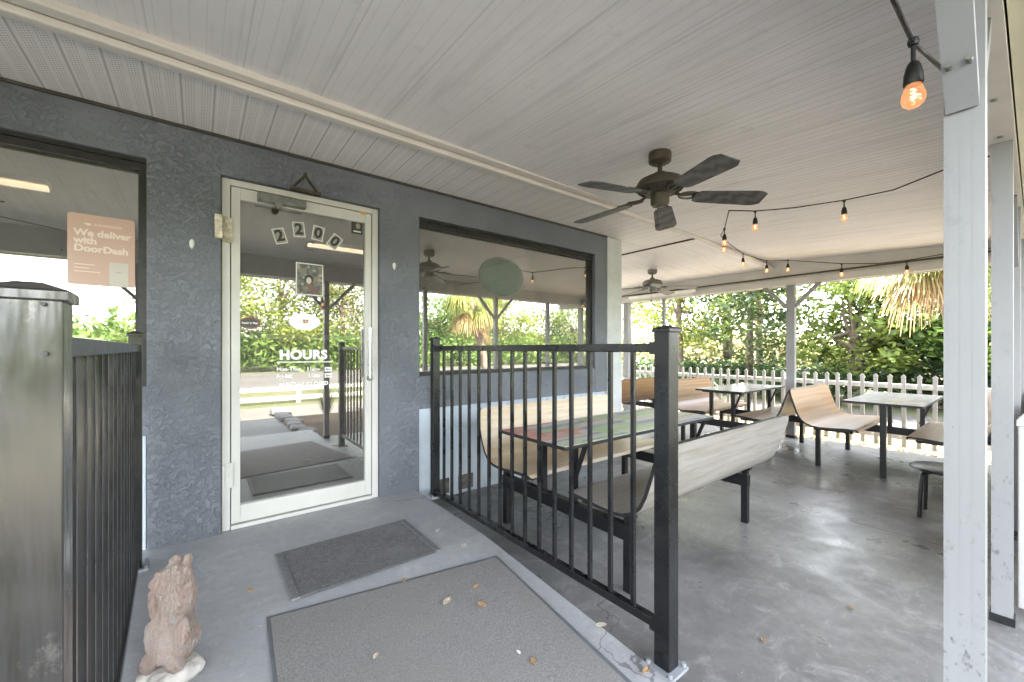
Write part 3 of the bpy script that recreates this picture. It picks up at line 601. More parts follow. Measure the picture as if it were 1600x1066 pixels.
# ================================================================== RAILINGS
def railing(name, label, p0, p1, zb0, zb1, n, matp, mat, pw=.062, pw1=.052, botz=.035, plate=True):
    p0, p1 = Vector((*p0, 0)), Vector((*p1, 0)); t = thing(name, label, 'railing', (p0.x, p0.y, zb0), group='black metal railings of the ramp')
    d = (p1 - p0).normalized(); ang = math.atan2(d.y, d.x) - math.pi / 2; rot = Matrix.Rotation(ang, 3, 'Z')
    for P, zb, w in ((p0, zb0, pw), (p1, zb1, pw1)):
        po = MB().box((P.x, P.y, (1.155 + zb) / 2), (w, w, 1.155 - zb), rot, bev=.002).build('post', matp if P is p0 else mat, t)
        c = MB().box((P.x, P.y, 1.158), (w + .012, w + .012, .014), rot, bev=.002)
        c.lathe([((w + .012) * .70, 1.165), (w * .25, 1.176), (0, 1.177)], (P.x, P.y, 0), 4, Matrix.Rotation(ang + math.pi / 4, 3, 'Z')); c.build('cap', matp if P is p0 else mat, po)
        if plate:
            q = MB().box((P.x, P.y, zb + .006), (w + .05, w + .05, .012), rot)
            for sx in (-1, 1):
                for sy in (-1, 1):
                    v = rot @ Vector((sx * (w / 2 + .014), sy * (w / 2 + .014), 0)); q.cyl((P.x + v.x, P.y + v.y, zb + .012), (P.x + v.x, P.y + v.y, zb + .026), .008, n=6)
            q.build('base_plate', M['plate'], po)
    a = p0 + d * pw / 2; b_ = p1 - d * pw1 / 2
    MB().bar(a + Vector((0, 0, 1.093)), b_ + Vector((0, 0, 1.093)), .034, .034, bev=.003).box(a + d * .012 + Vector((0, 0, 1.093)), (.05, .024, .046), rot).box(b_ - d * .012 + Vector((0, 0, 1.093)), (.05, .024, .046), rot).build('top_rail', mat, t)
    MB().bar(a + Vector((0, 0, botz + .018)), b_ + Vector((0, 0, botz + .002)), .034, .034, bev=.003).box(a + d * .012 + Vector((0, 0, botz + .018)), (.05, .024, .046), rot).build('bottom_rail', mat, t)
    L = (b_ - a).length
    for k in range(n):
        f = (k + 1) / (n + 1) * L; q = a + d * f
        MB().box((q.x, q.y, (1.077 + botz + .02) / 2), (.016, .016, 1.077 - botz - .02), rot).build('baluster', mat, t)
    return t
M['plate'] = simple('painted_plate', (.22, .23, .25), .6)
railing('metal_railing', 'black metal railing between the ramp and the patio benches', (1.375, .842), (1.385, 2.72), -.095, 0, 15, M['black'], M['black'])
railing('metal_railing', 'black metal railing with glossy scratched post at the left edge', (-.172, .80), (-.245, 2.72), -.095, 0, 15, M['black_worn'], M['black_gloss'], pw=.066, pw1=.05)

lp = [o for o in bpy.data.objects if o.name.startswith('post') and o.parent and o.parent.get('label', '').startswith('black metal railing with glossy')][0]
for px, py in ((68, 475), (71, 553)):
    d_ = FW + RT * ((px - 800) / 634); q = pix(px, py, .765 / d_.y); MB().cyl(q + Vector((0, .012, 0)), q - Vector((0, .004, 0)), .0028, n=10).build('screw', M['ink'], lp)
# ================================================================== BOOTH UNITS
def shell_mesh(L, seed=0):
    prof = [(-.475, .405), (-.465, .425), (-.44, .432), (-.36, .430), (-.26, .420), (-.17, .415), (-.10, .422), (-.045, .445), (-.005, .485), (.022, .54), (.045, .61), (.070, .69), (.092, .755), (.10, .78)]
    pts = []                                                # smooth profile
    for i in range(len(prof) - 1):
        for k in range(3): f = k / 3; pts.append((prof[i][0] * (1 - f) + prof[i + 1][0] * f, prof[i][1] * (1 - f) + prof[i + 1][1] * f))
    pts.append(prof[-1]); n = len(pts)
    acc = [0]
    for a, b_ in zip(pts, pts[1:]): acc.append(acc[-1] + math.hypot(b_[0] - a[0], b_[1] - a[1]))
    T = acc[-1]; bm = bmesh.new(); nx = 28; r = .085; grids = []
    nor = []
    for i in range(n):
        a, b_ = pts[max(0, i - 1)], pts[min(n - 1, i + 1)]; d = Vector((b_[0] - a[0], b_[1] - a[1])).normalized(); nor.append(Vector((-d.y, d.x)))
    for side in (0, 1):
        G = []
        for i, (y, z) in enumerate(pts):
            e = min(acc[i], T - acc[i]); ins = 0 if e >= r else r - math.sqrt(max(0, r * r - (r - e) ** 2))
            if acc[i] < T / 2: ins *= .45
            hw = L / 2 - ins; o = nor[i] * (-.018 * side)
            G.append([bm.verts.new((hw * (2 * j / nx - 1), y + o.x, z + o.y)) for j in range(nx + 1)])
        grids.append(G)
    T0, B0 = grids
    for i in range(n - 1):
        for j in range(nx):
            bm.faces.new((T0[i][j], T0[i][j + 1], T0[i + 1][j + 1], T0[i + 1][j])); bm.faces.new((B0[i][j], B0[i + 1][j], B0[i + 1][j + 1], B0[i][j + 1]))
    ed = []
    for i in range(n - 1):
        for j in (0, nx): ed.append(bm.faces.new((T0[i][j], T0[i + 1][j], B0[i + 1][j], B0[i][j])))
    for i in (0, n - 1):
        for j in range(nx): ed.append(bm.faces.new((T0[i][j], T0[i][j + 1], B0[i][j + 1], B0[i][j])))
    for f in ed: f.material_index = 1
    bmesh.ops.recalc_face_normals(bm, faces=bm.faces)
    me = bpy.data.meshes.new('bench_shell'); bm.to_mesh(me); bm.free(); me.shade_smooth()
    try: me.set_sharp_from_angle(angle=R(35))
    except Exception: pass
    return me
def booth(cx, cy, L, TL, label, mats, labels, top, floor_leg=False, tdx=0, tw=.56, toplabel=None, group='cluster seating units on the patio'):
    t = thing('booth_table', label, 'booth seating', (cx, cy, Z0), group=group, local=True)
    xe = L / 2 - .10
    for s, mk, lb in ((1, mats[0], labels[0]), (-1, mats[1], labels[1])):
        if mk is None: continue
        me = shell_mesh(L); me.materials.append(M[mk]); me.materials.append(M['rubber_edge'])
        o = link('bench', me, None, t); o.location = (0, s * .635, 0); o.rotation_euler = (0, 0, 0 if s > 0 else math.pi)
        if lb: o['label'] = lb
        f = MB()
        for x in (-xe, xe): f.span((x - .02, s * .22, .372), (x + .02, s * .54, .398))
        f.span((-xe - .05, s * .24, .375), (xe + .05, s * .285, .40)); f.build('seat_frame', M['black_frame'], t)
    for x in (-xe, xe):
        near = floor_leg and x < 0
        if not near: MB().span((x - .024, -.53, .255), (x + .024, .53, .335), bev=.003).build('crossbar', M['black_frame'], t)
        for s in (-1, 1):
            if mats[0 if s > 0 else 1] is None: continue
            MB().span((x - .02, s * .505 - .02, 0), (x + .02, s * .505 + .02, .374 if near else .256)).span((x - .018, s * .505 - .018, .334), (x + .018, s * .505 + .018, .3735)).build('leg', M['black_frame'], t)
        u = MB()
        if near:
            u.span((x - .022, -.022, 0), (x + .022, .022, .684)).build('leg', M['black_frame'], t); continue
        for y in (-.13, .13): u.span((x - .018, y - .018, .335), (x + .018, y + .018, .682))
        u.bar((x, -.11, .40), (x, -.22, .675), .02); u.span((x - .02, -.24, .665), (x + .02, .24, .684)); u.build('table_support', M['black_frame'], t)
        if floor_leg and False: MB().span((x - .022, -.022, 0), (x + .022, .022, .254)).span((x - .02, -.02, .336), (x + .02, .02, .684)).build('leg', M['black_frame'], t)
    tp_ = MB().box((tdx, 0, .698), (TL - .004, tw - .004, .022)).build('table_top', M[top], t)
    if toplabel: tp_['label'] = toplabel
    MB().span((tdx - TL / 2, -tw / 2, .686), (tdx + TL / 2, tw / 2, .7065), bev=.003).build('table_edge', M['rubber_edge'], t)
    return t
booth(2.36, 1.75, 1.52, 1.56, 'booth with two long plywood benches and a faded painted table behind the railing', ('wood_pale', 'wood_white'), ('pale plywood bench against the building wall', 'whitewashed plywood bench seen from behind'), 'table_paint', tdx=-.10, toplabel='table top painted in faded red, white and green patches')
booth(5.62, .88, 1.28, 1.30, 'booth with tan plywood bench and grey topped table nearest the right porch post', ('wood_tan', 'wood_brown'), ('tan plywood bench facing the camera', 'worn grey brown bench cut by the post'), 'laminate', True, group='cluster seating units on the patio')
booth(5.62, 2.36, 1.28, 1.30, 'booth with brown plywood bench and grey table in front of the braced post', ('wood_tan', 'wood_brown'), (None, 'dark worn bench back to back with the tan bench'), 'laminate')
booth(5.3, 4.3, 1.28, 1.30, 'farthest booth, half hidden behind the building corner and railing', ('wood_brown', 'wood_tan'), (None, None), 'laminate')
# low stool and chair back near the post
q = Vector((4.22, .40, Z0)); t_ = thing('round_stool', 'low black round stool with bent tube legs beside the near porch post', 'stool', q)
MB().lathe([(0, .335), (.17, .335), (.185, .342), (.185, .355), (.17, .362), (0, .364)], q, 32).build('seat', M['black_frame'], t_, True)
for a in (135, 225, 315, 45):
    c_, s_ = math.cos(R(a)), math.sin(R(a)); MB().tube([q + Vector((c_ * r, s_ * r, z)) for r, z in ((.03, .322), (.10, .322), (.135, .315), (.150, .295), (.155, .25), (.165, .0))], .013, 10).build('leg', M['black_frame'], t_, True)
q = Vector((5.15, .36, Z0)); t_ = thing('metal_chair', 'black tube frame chair with high back behind the near porch post', 'chair', q)
b = MB()
MB().tube([q + Vector(v) for v in ((-.19, .0, .92), (-.185, .005, .6), (-.18, .02, .50), (-.16, .05, .46), (-.02, -.1, .45), (.02, -.3, .45))], .012).tube([q + Vector(v) for v in ((-.19, 0, .92), (-.05, -.02, .94), (.16, -.02, .94), (.20, 0, .90), (.2, .01, .5))], .012).build('back_frame', M['black_frame'], t_, True)
MB().span(q + Vector((-.18, -.36, .44)), q + Vector((.2, .04, .47)), bev=.01).build('seat', M['black_frame'], t_)
for sx in (-.17, .19):
    for sy in (-.34, .02): MB().cyl(q + Vector((sx, sy, 0)), q + Vector((sx, sy, .45)), .011).build('leg', M['black_frame'], t_, True)

# ================================================================== MATS, STATUE, LEAVES
def rampz(y): return 0 if y >= 2.0 else (-.108 if y <= .55 else -.108 * (2.0 - y) / 1.45)
b = MB(); b.span((.317, 1.962, .001), (1.036, 2.456, .009), bev=.003).span((.345, 1.975, .009), (.349, 2.443, .013)).span((1.004, 1.975, .009), (1.008, 2.443, .013))
tag(b.build('door_mat', M['mat_rib']), 'ribbed dark rubber doormat lying in front of the glass door', 'mat')
P_ = [(.219, 1.916), (1.257, 1.762), (1.205, .88), (1.16, .25), (.13, .38)]
def carpet(poly, dz0, dz1, inset=0):
    b = MB(); c = Vector((.7, 1.1)); pp = [Vector(p) for p in poly]
    if inset: pp = [p + (c - p).normalized() * inset for p in pp]
    lo = [b.bm.verts.new((p.x, p.y, rampz(p.y) + dz0)) for p in pp]; hi = [b.bm.verts.new((p.x, p.y, rampz(p.y) + dz1)) for p in pp]
    b.bm.faces.new(lo[::-1]); b.bm.faces.new(hi); n = len(pp)
    for i in range(n): b.bm.faces.new((lo[i], lo[(i + 1) % n], hi[(i + 1) % n], hi[i]))
    return b
t_ = thing('entrance_mat', 'large dark carpet mat with scattered leaves in the foreground', 'mat', (.7, 1.1, -.05))
carpet(P_, .002, .005).build('border', simple('mat_border', (.11, .12, .13), .7), t_); carpet(P_, .0045, .009, .022).build('pile', M['carpet'], t_)

sx, sy, sz = -.075, 1.80, rampz(1.8)
S = thing('animal_statue', 'small pinkish weathered stone animal statue sitting on a white rock base', 'statue', (sx, sy, sz)); SS = S
def blob(b, c, r, rot=None):
    res = bmesh.ops.create_icosphere(b.bm, subdivisions=3, radius=1); m = Matrix.Translation(Vector((sx, sy, sz)) + Vector(c)) @ (rot.to_4x4() if rot else Matrix()) @ Matrix.Diagonal((*r, 1)); bmesh.ops.transform(b.bm, matrix=m, verts=res['verts'])
u, v = Vector((.79, -.61, 0)), Vector((-.61, -.79, 0))     # to the right / towards the viewer
def L3(a, b_, z): return u * a + v * b_ + Vector((0, 0, z))
def fin(b, name, mat, vox, disp, scale=.03):
    o = b.build(name, mat, S); m = o.modifiers.new('Remesh', 'REMESH'); m.mode = 'VOXEL'; m.voxel_size = vox; m.use_smooth_shade = True
    tx = bpy.data.textures.new('rough', 'CLOUDS'); tx.noise_scale = scale; tx.noise_depth = 3; d = o.modifiers.new('Displace', 'DISPLACE'); d.texture = tx; d.strength = disp; d.mid_level = .5; d.texture_coords = 'LOCAL'; return o
b = MB(); rz = Matrix.Rotation(-.66, 3, 'Z')
blob(b, L3(0, .0, .115), (.082, .075, .085), rz); blob(b, L3(-.01, -.01, .19), (.068, .062, .075), rz); blob(b, L3(.062, .03, .155), (.026, .03, .05), rz); blob(b, L3(-.05, .03, .14), (.03, .035, .07), rz)
blob(b, L3(.0, .04, .10), (.045, .04, .05), rz); blob(b, L3(.015, .0, .255), (.064, .058, .062), rz); blob(b, L3(-.012, .0, .30), (.066, .055, .058), rz); blob(b, L3(.018, .01, .34), (.052, .045, .045), rz)
blob(b, L3(-.060, .01, .255), (.028, .03, .050), rz); blob(b, L3(-.062, .015, .225), (.02, .024, .03), rz); blob(b, L3(.058, .0, .285), (.02, .024, .055), rz)
for a, z, r_ in ((.004, .366, .030), (.046, .372, .016)): blob(b, L3(a, 0, z), (r_, .018, .036), rz @ Matrix.Rotation(.5 if a < 0.02 else .25, 3, 'Y')); 
blob(b, L3(.022, .035, .345), (.028, .018, .042), rz @ Matrix.Rotation(.3, 3, 'Y')); blob(b, L3(-.03, .04, .325), (.03, .016, .036), rz @ Matrix.Rotation(.7, 3, 'Y'))
blob(b, L3(.045, .05, .065), (.035, .03, .03), rz); blob(b, L3(-.055, .05, .06), (.03, .03, .035), rz)
fin(b, 'figure', M['statue'], .0045, .020, .022)
b = MB(); blob(b, L3(.015, .02, .02), (.098, .085, .032), rz); blob(b, L3(.07, .04, .025), (.035, .035, .03), rz); blob(b, L3(-.06, .05, .018), (.035, .04, .03), rz); blob(b, L3(.02, .08, .012), (.07, .03, .024), rz)
fin(b, 'rock_base', simple('pale_rock', (.46, .43, .40), .85, var=.25, scale=14, bump=.8, bscale=30), .005, .016, .03)

S.location.x += .012; S.scale = (.87, .87, 1.0); S.rotation_euler = (0, 0, 0)
random.seed(4)
def dry_leaf(p, L, rz, mat, lab, flip=1):
    b = MB(); n = 6; top = []; bot = []
    for i in range(n + 1):
        f = i / n; w_ = math.sin(math.pi * min(1, f * .93 + .07)) ** .8 * L * .27 + .0006; x = (f - .5) * L; z = .25 * L * (f - .5) ** 2 * flip + .003
        top.append(b.bm.verts.new((x, w_, z + .006 + w_ * .25))); bot.append(b.bm.verts.new((x, -w_, z + .006 + w_ * .25)))
    mid = [b.bm.verts.new(((i / n - .5) * L, 0, .25 * L * (i / n - .5) ** 2 * flip + .004)) for i in range(n + 1)]
    for A, B in ((top, mid), (mid, bot)):
        for i in range(n): b.bm.faces.new((A[i], A[i + 1], B[i + 1], B[i]))
    o = b.build('fallen_leaf', mat, None, True); o.location = p; o.rotation_euler = (0, 0, rz); sm = o.modifiers.new('Solidify', 'SOLIDIFY'); sm.thickness = .0008
    tag(o, lab, 'leaf', 'dry leaves lying around the entrance'); return o
for px, py, L, a, m_, lab in ((699, 942, .055, .5, 'pale_leaf', 'long pale pointed leaf on the large mat, leftmost of three in the middle'), (752, 948, .05, 1.9, 'dry_leaf', 'broad tan leaf on the large mat, right of the long pale leaf'), (744, 919, .035, .2, 'dry_leaf', 'small brown leaf on the large mat, uppermost of three'), (631, 909, .035, 1.2, 'dry_leaf', 'orange brown leaf between doormat and large mat'), (833, 1037, .035, 1.4, 'dry_leaf', 'curled tan leaf near the bottom edge of the large mat'), (1010, 1051, .04, .1, 'dry_leaf', 'brown leaf beside the base plate of the near railing post'), (940, 980, .045, -.5, 'pale_leaf', 'pale leaf on the ramp edge strip under the railing'), (725, 855, .05, 1.0, 'pale_leaf', 'pale tan leaf on the ramp next to the doormat corner'), (684, 831, .035, .4, 'pale_leaf', 'small pale leaf behind the doormat near the railing'), (392, 925, .03, .2, 'dry_leaf', 'tiny brown leaf on the bare ramp between statue and doormat'), (1193, 1003, .03, .7, 'dry_leaf', 'small brown leaf on the patio floor right of the railing'), (587, 1028, .028, .7, 'pale_leaf', 'small pale scrap on the lower left of the large mat'), (810, 1022, .02, 1.7, 'paper', 'tiny white scrap near the bottom of the large mat'), (1330, 952, .03, .7, 'dry_leaf', 'small brown leaf on the open patio floor near the post')):
    z = Z0 if px > 1050 else -.03; 
    for _ in range(4): p = pix(px, py, (1.09 - z) / ((py - 545) / 634)); z = Z0 if px > 1050 else rampz(p.y) + .009
    p.z = z; dry_leaf(p, L, a, M[m_], lab)

# ================================================================== CEILING FANS
def fan(x, y, zt, label, mb, mblade, r=.60, th0=28, drop=.17, long=True):
    t = thing('ceiling_fan', label, 'ceiling fan', (x, y, zt), group='ceiling fans under the porch', local=True)
    MB().lathe([(0, 0), (.066, 0), (.068, -.02), (.066, -.055), (.045, -.068), (.02, -.072), (0, -.072)]).build('canopy', M[mb], t, True)
    MB().cyl((0, 0, -.07), (0, 0, -.13), .014).lathe([(.02, -.115), (.034, -.122), (.034, -.142), (.02, -.145)]).build('downrod', M[mb], t, True)
    o = MB().lathe([(0, -.138), (.035, -.140), (.09, -.152), (.128, -.172), (.143, -.20), (.140, -.222), (.115, -.236), (.085, -.246), (.085, -.252), (.055, -.256), (.055, -.31), (.045, -.325), (0, -.33)], n=40).build('motor', M[mb], t, True)
    sl_ = MB()
    for k in range(28):
        a = 2 * math.pi * k / 28; c_, s_ = math.cos(a), math.sin(a); sl_.bar((c_ * .094, s_ * .094, -.247), (c_ * .132, s_ * .132, -.229), .006, .004)
    sl_.build('vent_slot', M['ink'], o)
    for k in range(5):
        a = R(th0 + 72 * k); rot = Matrix.Rotation(a, 4, 'Z'); tl = Matrix.Rotation(R(-11), 4, 'X'); zb = -.262
        b = MB(); outl = []
        for i in range(13):
            f = i / 12; xx = .20 + (r - .20) * f; w_ = .058 + .022 * f; 
            if f > .85: w_ *= math.sqrt(max(0.02, 1 - ((f - .85) / .15) ** 2 * .55))
            if f < .08: w_ *= .75
            outl.append((xx, w_))
        poly = [(x_, -w_) for x_, w_ in outl] + [(x_, w_ * .96) for x_, w_ in outl[::-1]]
        b.prism(poly, -.003, .003); bmesh.ops.transform(b.bm, matrix=rot @ Matrix.Translation((0, 0, zb)) @ Matrix.Rotation(R(4), 4, 'Y') @ tl, verts=b.bm.verts); bl = b.build('blade', M[mblade], t)
        b = MB(); b.tube([(.09, 0, .008), (.13, 0, -.006), (.17, 0, -.004), (.21, 0, 0)], .009, 8); b.tube([(.17 + .06 * math.cos(q_), .035 * math.sin(q_), -.009) for q_ in [2 * math.pi * j / 16 for j in range(17)]], .006, 6); b.box((.235, 0, -.008), (.09, .05, .006), bev=.002)
        bmesh.ops.transform(b.bm, matrix=rot @ Matrix.Translation((0, 0, zb + .004)) @ tl, verts=b.bm.verts); b.build('blade_iron', M[mb], t, True)
    if long:
        o = MB().tube([(-.052, -.02, -.30), (-.056, -.02, -.36), (-.056, -.02, -.45)], .0015, 5).lathe([(0, -.448), (.012, -.452), (.018, -.462), (.012, -.470), (0, -.472)], (-.056, -.02, 0), 14).build('pull_chain', M[mb], t, True)
    return t
fan(2.25, 1.42, zc(2.25, 1.42) - .002, 'bronze ceiling fan with dark wooden blades, largest and nearest', 'bronze', 'blade')
fan(5.27, 3.45, 2.25, 'pale grey ceiling fan at the far side behind the building corner', 'fan_white', 'fan_white', th0=5, long=True)
fan(-1.42, 1.48, zc(-1.42, 1.48) - .002, 'bronze ceiling fan reflected at the left edge of the left window', 'bronze', 'blade', th0=50)

# ================================================================== STRING LIGHTS
def catenary(pts, sag=.02, sub=6):
    out = []
    for a, b_ in zip(pts, pts[1:]):
        for k in range(sub): f = k / sub; out.append(a.lerp(b_, f) - Vector((0, 0, sag * 4 * f * (1 - f) * min(1, (b_ - a).length))))
    out.append(pts[-1]); return out
def bulb(parent, p, drop=.045, sc=1.0, tilt=0):
    b = MB(); b.cyl(p + Vector((0, 0, .008)), p - Vector((0, 0, drop)), .0045, n=8); z = drop
    b.lathe([(.006, 0), (.010, -.004), (.013, -.012), (.017, -.03), (.018, -.052), (.016, -.055), (0, -.055)], p - Vector((0, 0, z)), 16); b.lathe([(0, .011), (.009, .008), (.011, 0), (.009, -.008), (0, -.011)], p, 10)
    s_ = b.build('light_socket', M['cable'], parent, True)
    q_ = p - Vector((0, 0, z + .053))
    MB().lathe([(.013, 0), (.016, -.008), (.0205, -.022), (.022, -.032), (.0195, -.044), (.012, -.052), (0, -.055)], q_, 18).build('bulb', M['bulb'], s_, True)
    f = MB().tube([q_ + Vector((.004 * math.cos(k * 1.6), .004 * math.sin(k * 1.6), -.008 - .0022 * k)) for k in range(13)], .0012, 5); f.build('filament', M['filament'], s_)
def strand(label, pts, bulbs, sag=.02, r=.0045):
    P = [pix(*p) for p in pts]; t = thing('string_lights', label, 'string lights', P[0], group='cables of amber string lights')
    MB().tube(catenary(P, sag), r, 7).build('cable', M['cable'], t, True)
    for p in bulbs: bulb(t, pix(*p))
    return t
strand('string light cable with the big glowing bulb hanging beside the near post', [(1340, -150, .72), (1396, 0, .80), (1426, 66, .94), (1472, 108, 1.10), (1560, 170, 1.9), (1580, 215, 2.8)], [(1427, 66, .94)], .0, .0045)
strand('string light cable crossing from the near post to the ceiling hook with two bulbs', [(1560, 240, 2.2), (1471, 267, 2.48), (1396, 297, 2.78), (1319, 313, 3.0), (1240, 325, 3.13), (1180, 330, 3.22), (1139, 329, 3.28)], [(1319, 314, 3.0), (1180, 331, 3.22)], .0)
strand('string light cable dropping from the ceiling hook and running along the far beam', [(1139, 329, 3.28), (1132, 358, 3.6), (1126, 368, 4.1), (1133, 376, 4.4), (1161, 397, 4.9), (1198, 408, 5.3), (1231, 407, 5.42), (1315, 412, 5.0), (1370, 412, 4.75), (1417, 407, 4.55), (1480, 396, 4.3), (1570, 385, 4.0)], [(1132, 358, 3.6), (1131, 372, 4.3), (1161, 397, 4.9), (1198, 408, 5.3), (1231, 407, 5.42), (1315, 413, 5.0), (1417, 408, 4.55), (1560, 386, 4.05)], .0)

# ================================================================== FENCES
pf = thing('picket_fence', 'low white picket fence along the far edge of the patio', 'fence', (7, 2, -.15))
FX = 7.0
def picket(y, x=FX, z0=-.15, z1=.765, w=.040, par=None, axis='y'):
    b = MB(); pr = [(-w / 2, z0), (w / 2, z0), (w / 2, z1 - .045), (w * .62, z1 - .035), (w * .5, z1 - .02), (0, z1), (-w * .5, z1 - .02), (-w * .62, z1 - .035), (-w / 2, z1 - .045)]
    A = [b.bm.verts.new((x - .011, y + a, z)) for a, z in pr]; B = [b.bm.verts.new((x + .011, y + a, z)) for a, z in pr]
    b.bm.faces.new(A); b.bm.faces.new(B[::-1])
    for i in range(len(pr)): b.bm.faces.new((A[i], B[i], B[(i + 1) % len(pr)], A[(i + 1) % len(pr)]))
    tw_ = random.uniform(-.012, .012); bmesh.ops.rotate(b.bm, cent=(x, y, z0), matrix=Matrix.Rotation(tw_, 3, 'X'), verts=b.bm.verts)
    return b.build('picket', M['picket'], par)
y = -.18
while y < 9.3: picket(y, par=pf); y += .133
MB().span((FX + .012, -.3, .585), (FX + .05, 9.4, .645), bev=.003).build('top_rail', M['white_fence'], pf); MB().span((FX + .012, -.3, -.055), (FX + .05, 9.4, .01), bev=.003).build('bottom_rail', M['white_fence'], pf)
for y in (-.3, 2.33, 4.6, 7.05, 9.45): MB().span((FX + .05, y - .05, -.28), (FX + .15, y + .05, .72)).build('fence_post', M['white_fence'], pf)
# closed vinyl fence along the front, outside the posts
vf = thing('vinyl_fence', 'white grooved vinyl fence just outside the second porch post', 'fence', (3, .0, -.12))
MB().span((2.93, -.045, -.08), (3.03, .052, .74), bev=.004).lathe([(.075, .74), (.075, .765), (.05, .79), (0, .80)], (2.98, .003, 0), 4, Matrix.Rotation(R(45), 3, 'Z')).build('fence_post', M['white_fence'], vf)
b = MB(); x = 3.035
while x < 6.2: b.span((x, -.012, -.06), (x + .105, .012, .70)); x += .118
b.build('fence_board', M['white_fence'], vf); MB().span((3.03, -.028, .68), (6.2, .028, .735)).span((3.03, -.026, -.08), (6.2, .026, -.03)).build('rail', M['white_fence'], vf)
# two rail fence beyond the parking area (reflected)
rf = thing('rail_fence', 'low white two rail fence across the parking area, reflected in the glass', 'fence', (0, -5.4, -.25))
for z in (.05, -.18): MB().span((-14, -5.42, z), (14, -5.38, z + .10)).build('rail', M['picket'], rf)
for x in range(-14, 15, 2): MB().span((x - .05, -5.47, -.26), (x + .05, -5.37, .18)).build('fence_post', M['picket'], rf)

# ================================================================== PLANTS
def crown_mesh(name, seed, rx, rz_, nclump, nleaf, ls, cr=.28):
    rnd = random.Random(seed); vs_, fs = [], []; cl = []
    while len(cl) < nclump:
        p = Vector((rnd.uniform(-1, 1), rnd.uniform(-1, 1), rnd.uniform(-1, 1)))
        if .35 < p.length < 1: cl.append(Vector((p.x * rx, p.y * rx, p.z * rz_)))
    for c_ in cl:
        s_ = cr * rx * rnd.uniform(.55, 1.2)
        for _ in range(nleaf // nclump):
            p = c_ + Vector((rnd.gauss(0, s_), rnd.gauss(0, s_), rnd.gauss(0, s_ * .6))); a = Vector((rnd.gauss(0, 1), rnd.gauss(0, 1), rnd.gauss(0, .6))).normalized(); bb = a.cross(Vector((rnd.gauss(0, 1), rnd.gauss(0, 1), rnd.gauss(0, 1)))).normalized()
            l_ = ls * rnd.uniform(.6, 1.4); k = len(vs_); vs_ += [p - a * l_, p + bb * l_ * .42, p + a * l_, p - bb * l_ * .42]; fs.append((k, k + 1, k + 2, k + 3))
    me = bpy.data.meshes.new(name); me.from_pydata([tuple(v) for v in vs_], [], fs); me.update(); return me, cl
CR = {}
def tree(name, label, cat, x, y, h, rx, mat, seed, trunk_mat='bark', gz=-.26, lean=(0, 0), zfrac=.36, nleaf=5200, ls=.085, group='trees beyond the patio', cfrac=.62, tr=.09):
    t = thing(name, label, cat, (x, y, gz), group=group, local=True); rz_ = h * zfrac; cz_ = h * cfrac
    me, cl = crown_mesh('crown', seed, rx, rz_, 34, nleaf, ls); me.materials.append(M[mat])
    o = link('crown', me, None, t); o.location = (lean[0], lean[1], cz_)
    b = MB(); rnd = random.Random(seed + 7); top = Vector((lean[0], lean[1], cz_ + rz_ * .3))
    mid = Vector((lean[0] * .4 + rnd.uniform(-.1, .1), lean[1] * .4 + rnd.uniform(-.1, .1), h * .35)); b.tube([Vector((0, 0, -.1)), mid * .5 + Vector((.03, .02, 0)), mid, (mid + top) / 2, top], [tr * 1.3, tr, tr * .85, tr * .6, tr * .25], 9)
    for c_ in cl[:16]:
        e = Vector((lean[0], lean[1], cz_)) + c_ * .9; s_ = mid.lerp(top, rnd.uniform(0, .7)); m2 = (s_ + e) / 2 + Vector((rnd.uniform(-.12, .12), rnd.uniform(-.12, .12), .08)); b.tube([s_, m2, e], [tr * .35, tr * .22, .008], 6)
    b.build('trunk', M[trunk_mat], t, True); return t
TR = [(13.2, 9.6, 6.5, 2.0, 'leaf_yellow', 'yellow green tree at far left beyond the picket fence, beside the pale thick post'), (12.6, 7.2, 6.4, 1.7, 'leaf_mid', 'leafy green tree beyond the picket fence, behind the thin white post'), (13.8, 6.2, 7.0, 1.9, 'leaf_yellow', 'bright yellow green tree with airy crown beyond the fence, above the brown bench'), (12.2, 4.9, 5.6, 1.4, 'leaf_dark', 'dark green tree beyond the fence, left of the braced post'),
      (15.5, 5.9, 7.2, 1.7, 'leaf_olive', 'thin olive tree rising behind the braced post'), (12.4, 2.70, 3.1, 1.1, 'leaf_mid', 'round bright green small tree beyond the fence, right of the braced post'), (13.3, 1.35, 3.35, 1.3, 'leaf_dark', 'dark spreading tree below the dry palm fronds'), (12.5, .1, 3.3, 1.2, 'leaf_mid', 'green tree beyond the fence, close to the near porch post'), (14.5, -1.5, 3.9, 1.7, 'leaf_yellow', 'yellowish tree at the right end of the row beyond the fence')]
for i, (x, y, h, rx, m_, lab) in enumerate(TR): tree('tree', lab, 'tree', x, y, h, rx, m_, 10 + i, tr=.10 + .03 * (i % 3), nleaf=(5200, 4300, 4800, 4200, 2000, 4400, 4800, 4200, 4800)[i], cfrac=.56, zfrac=.40)
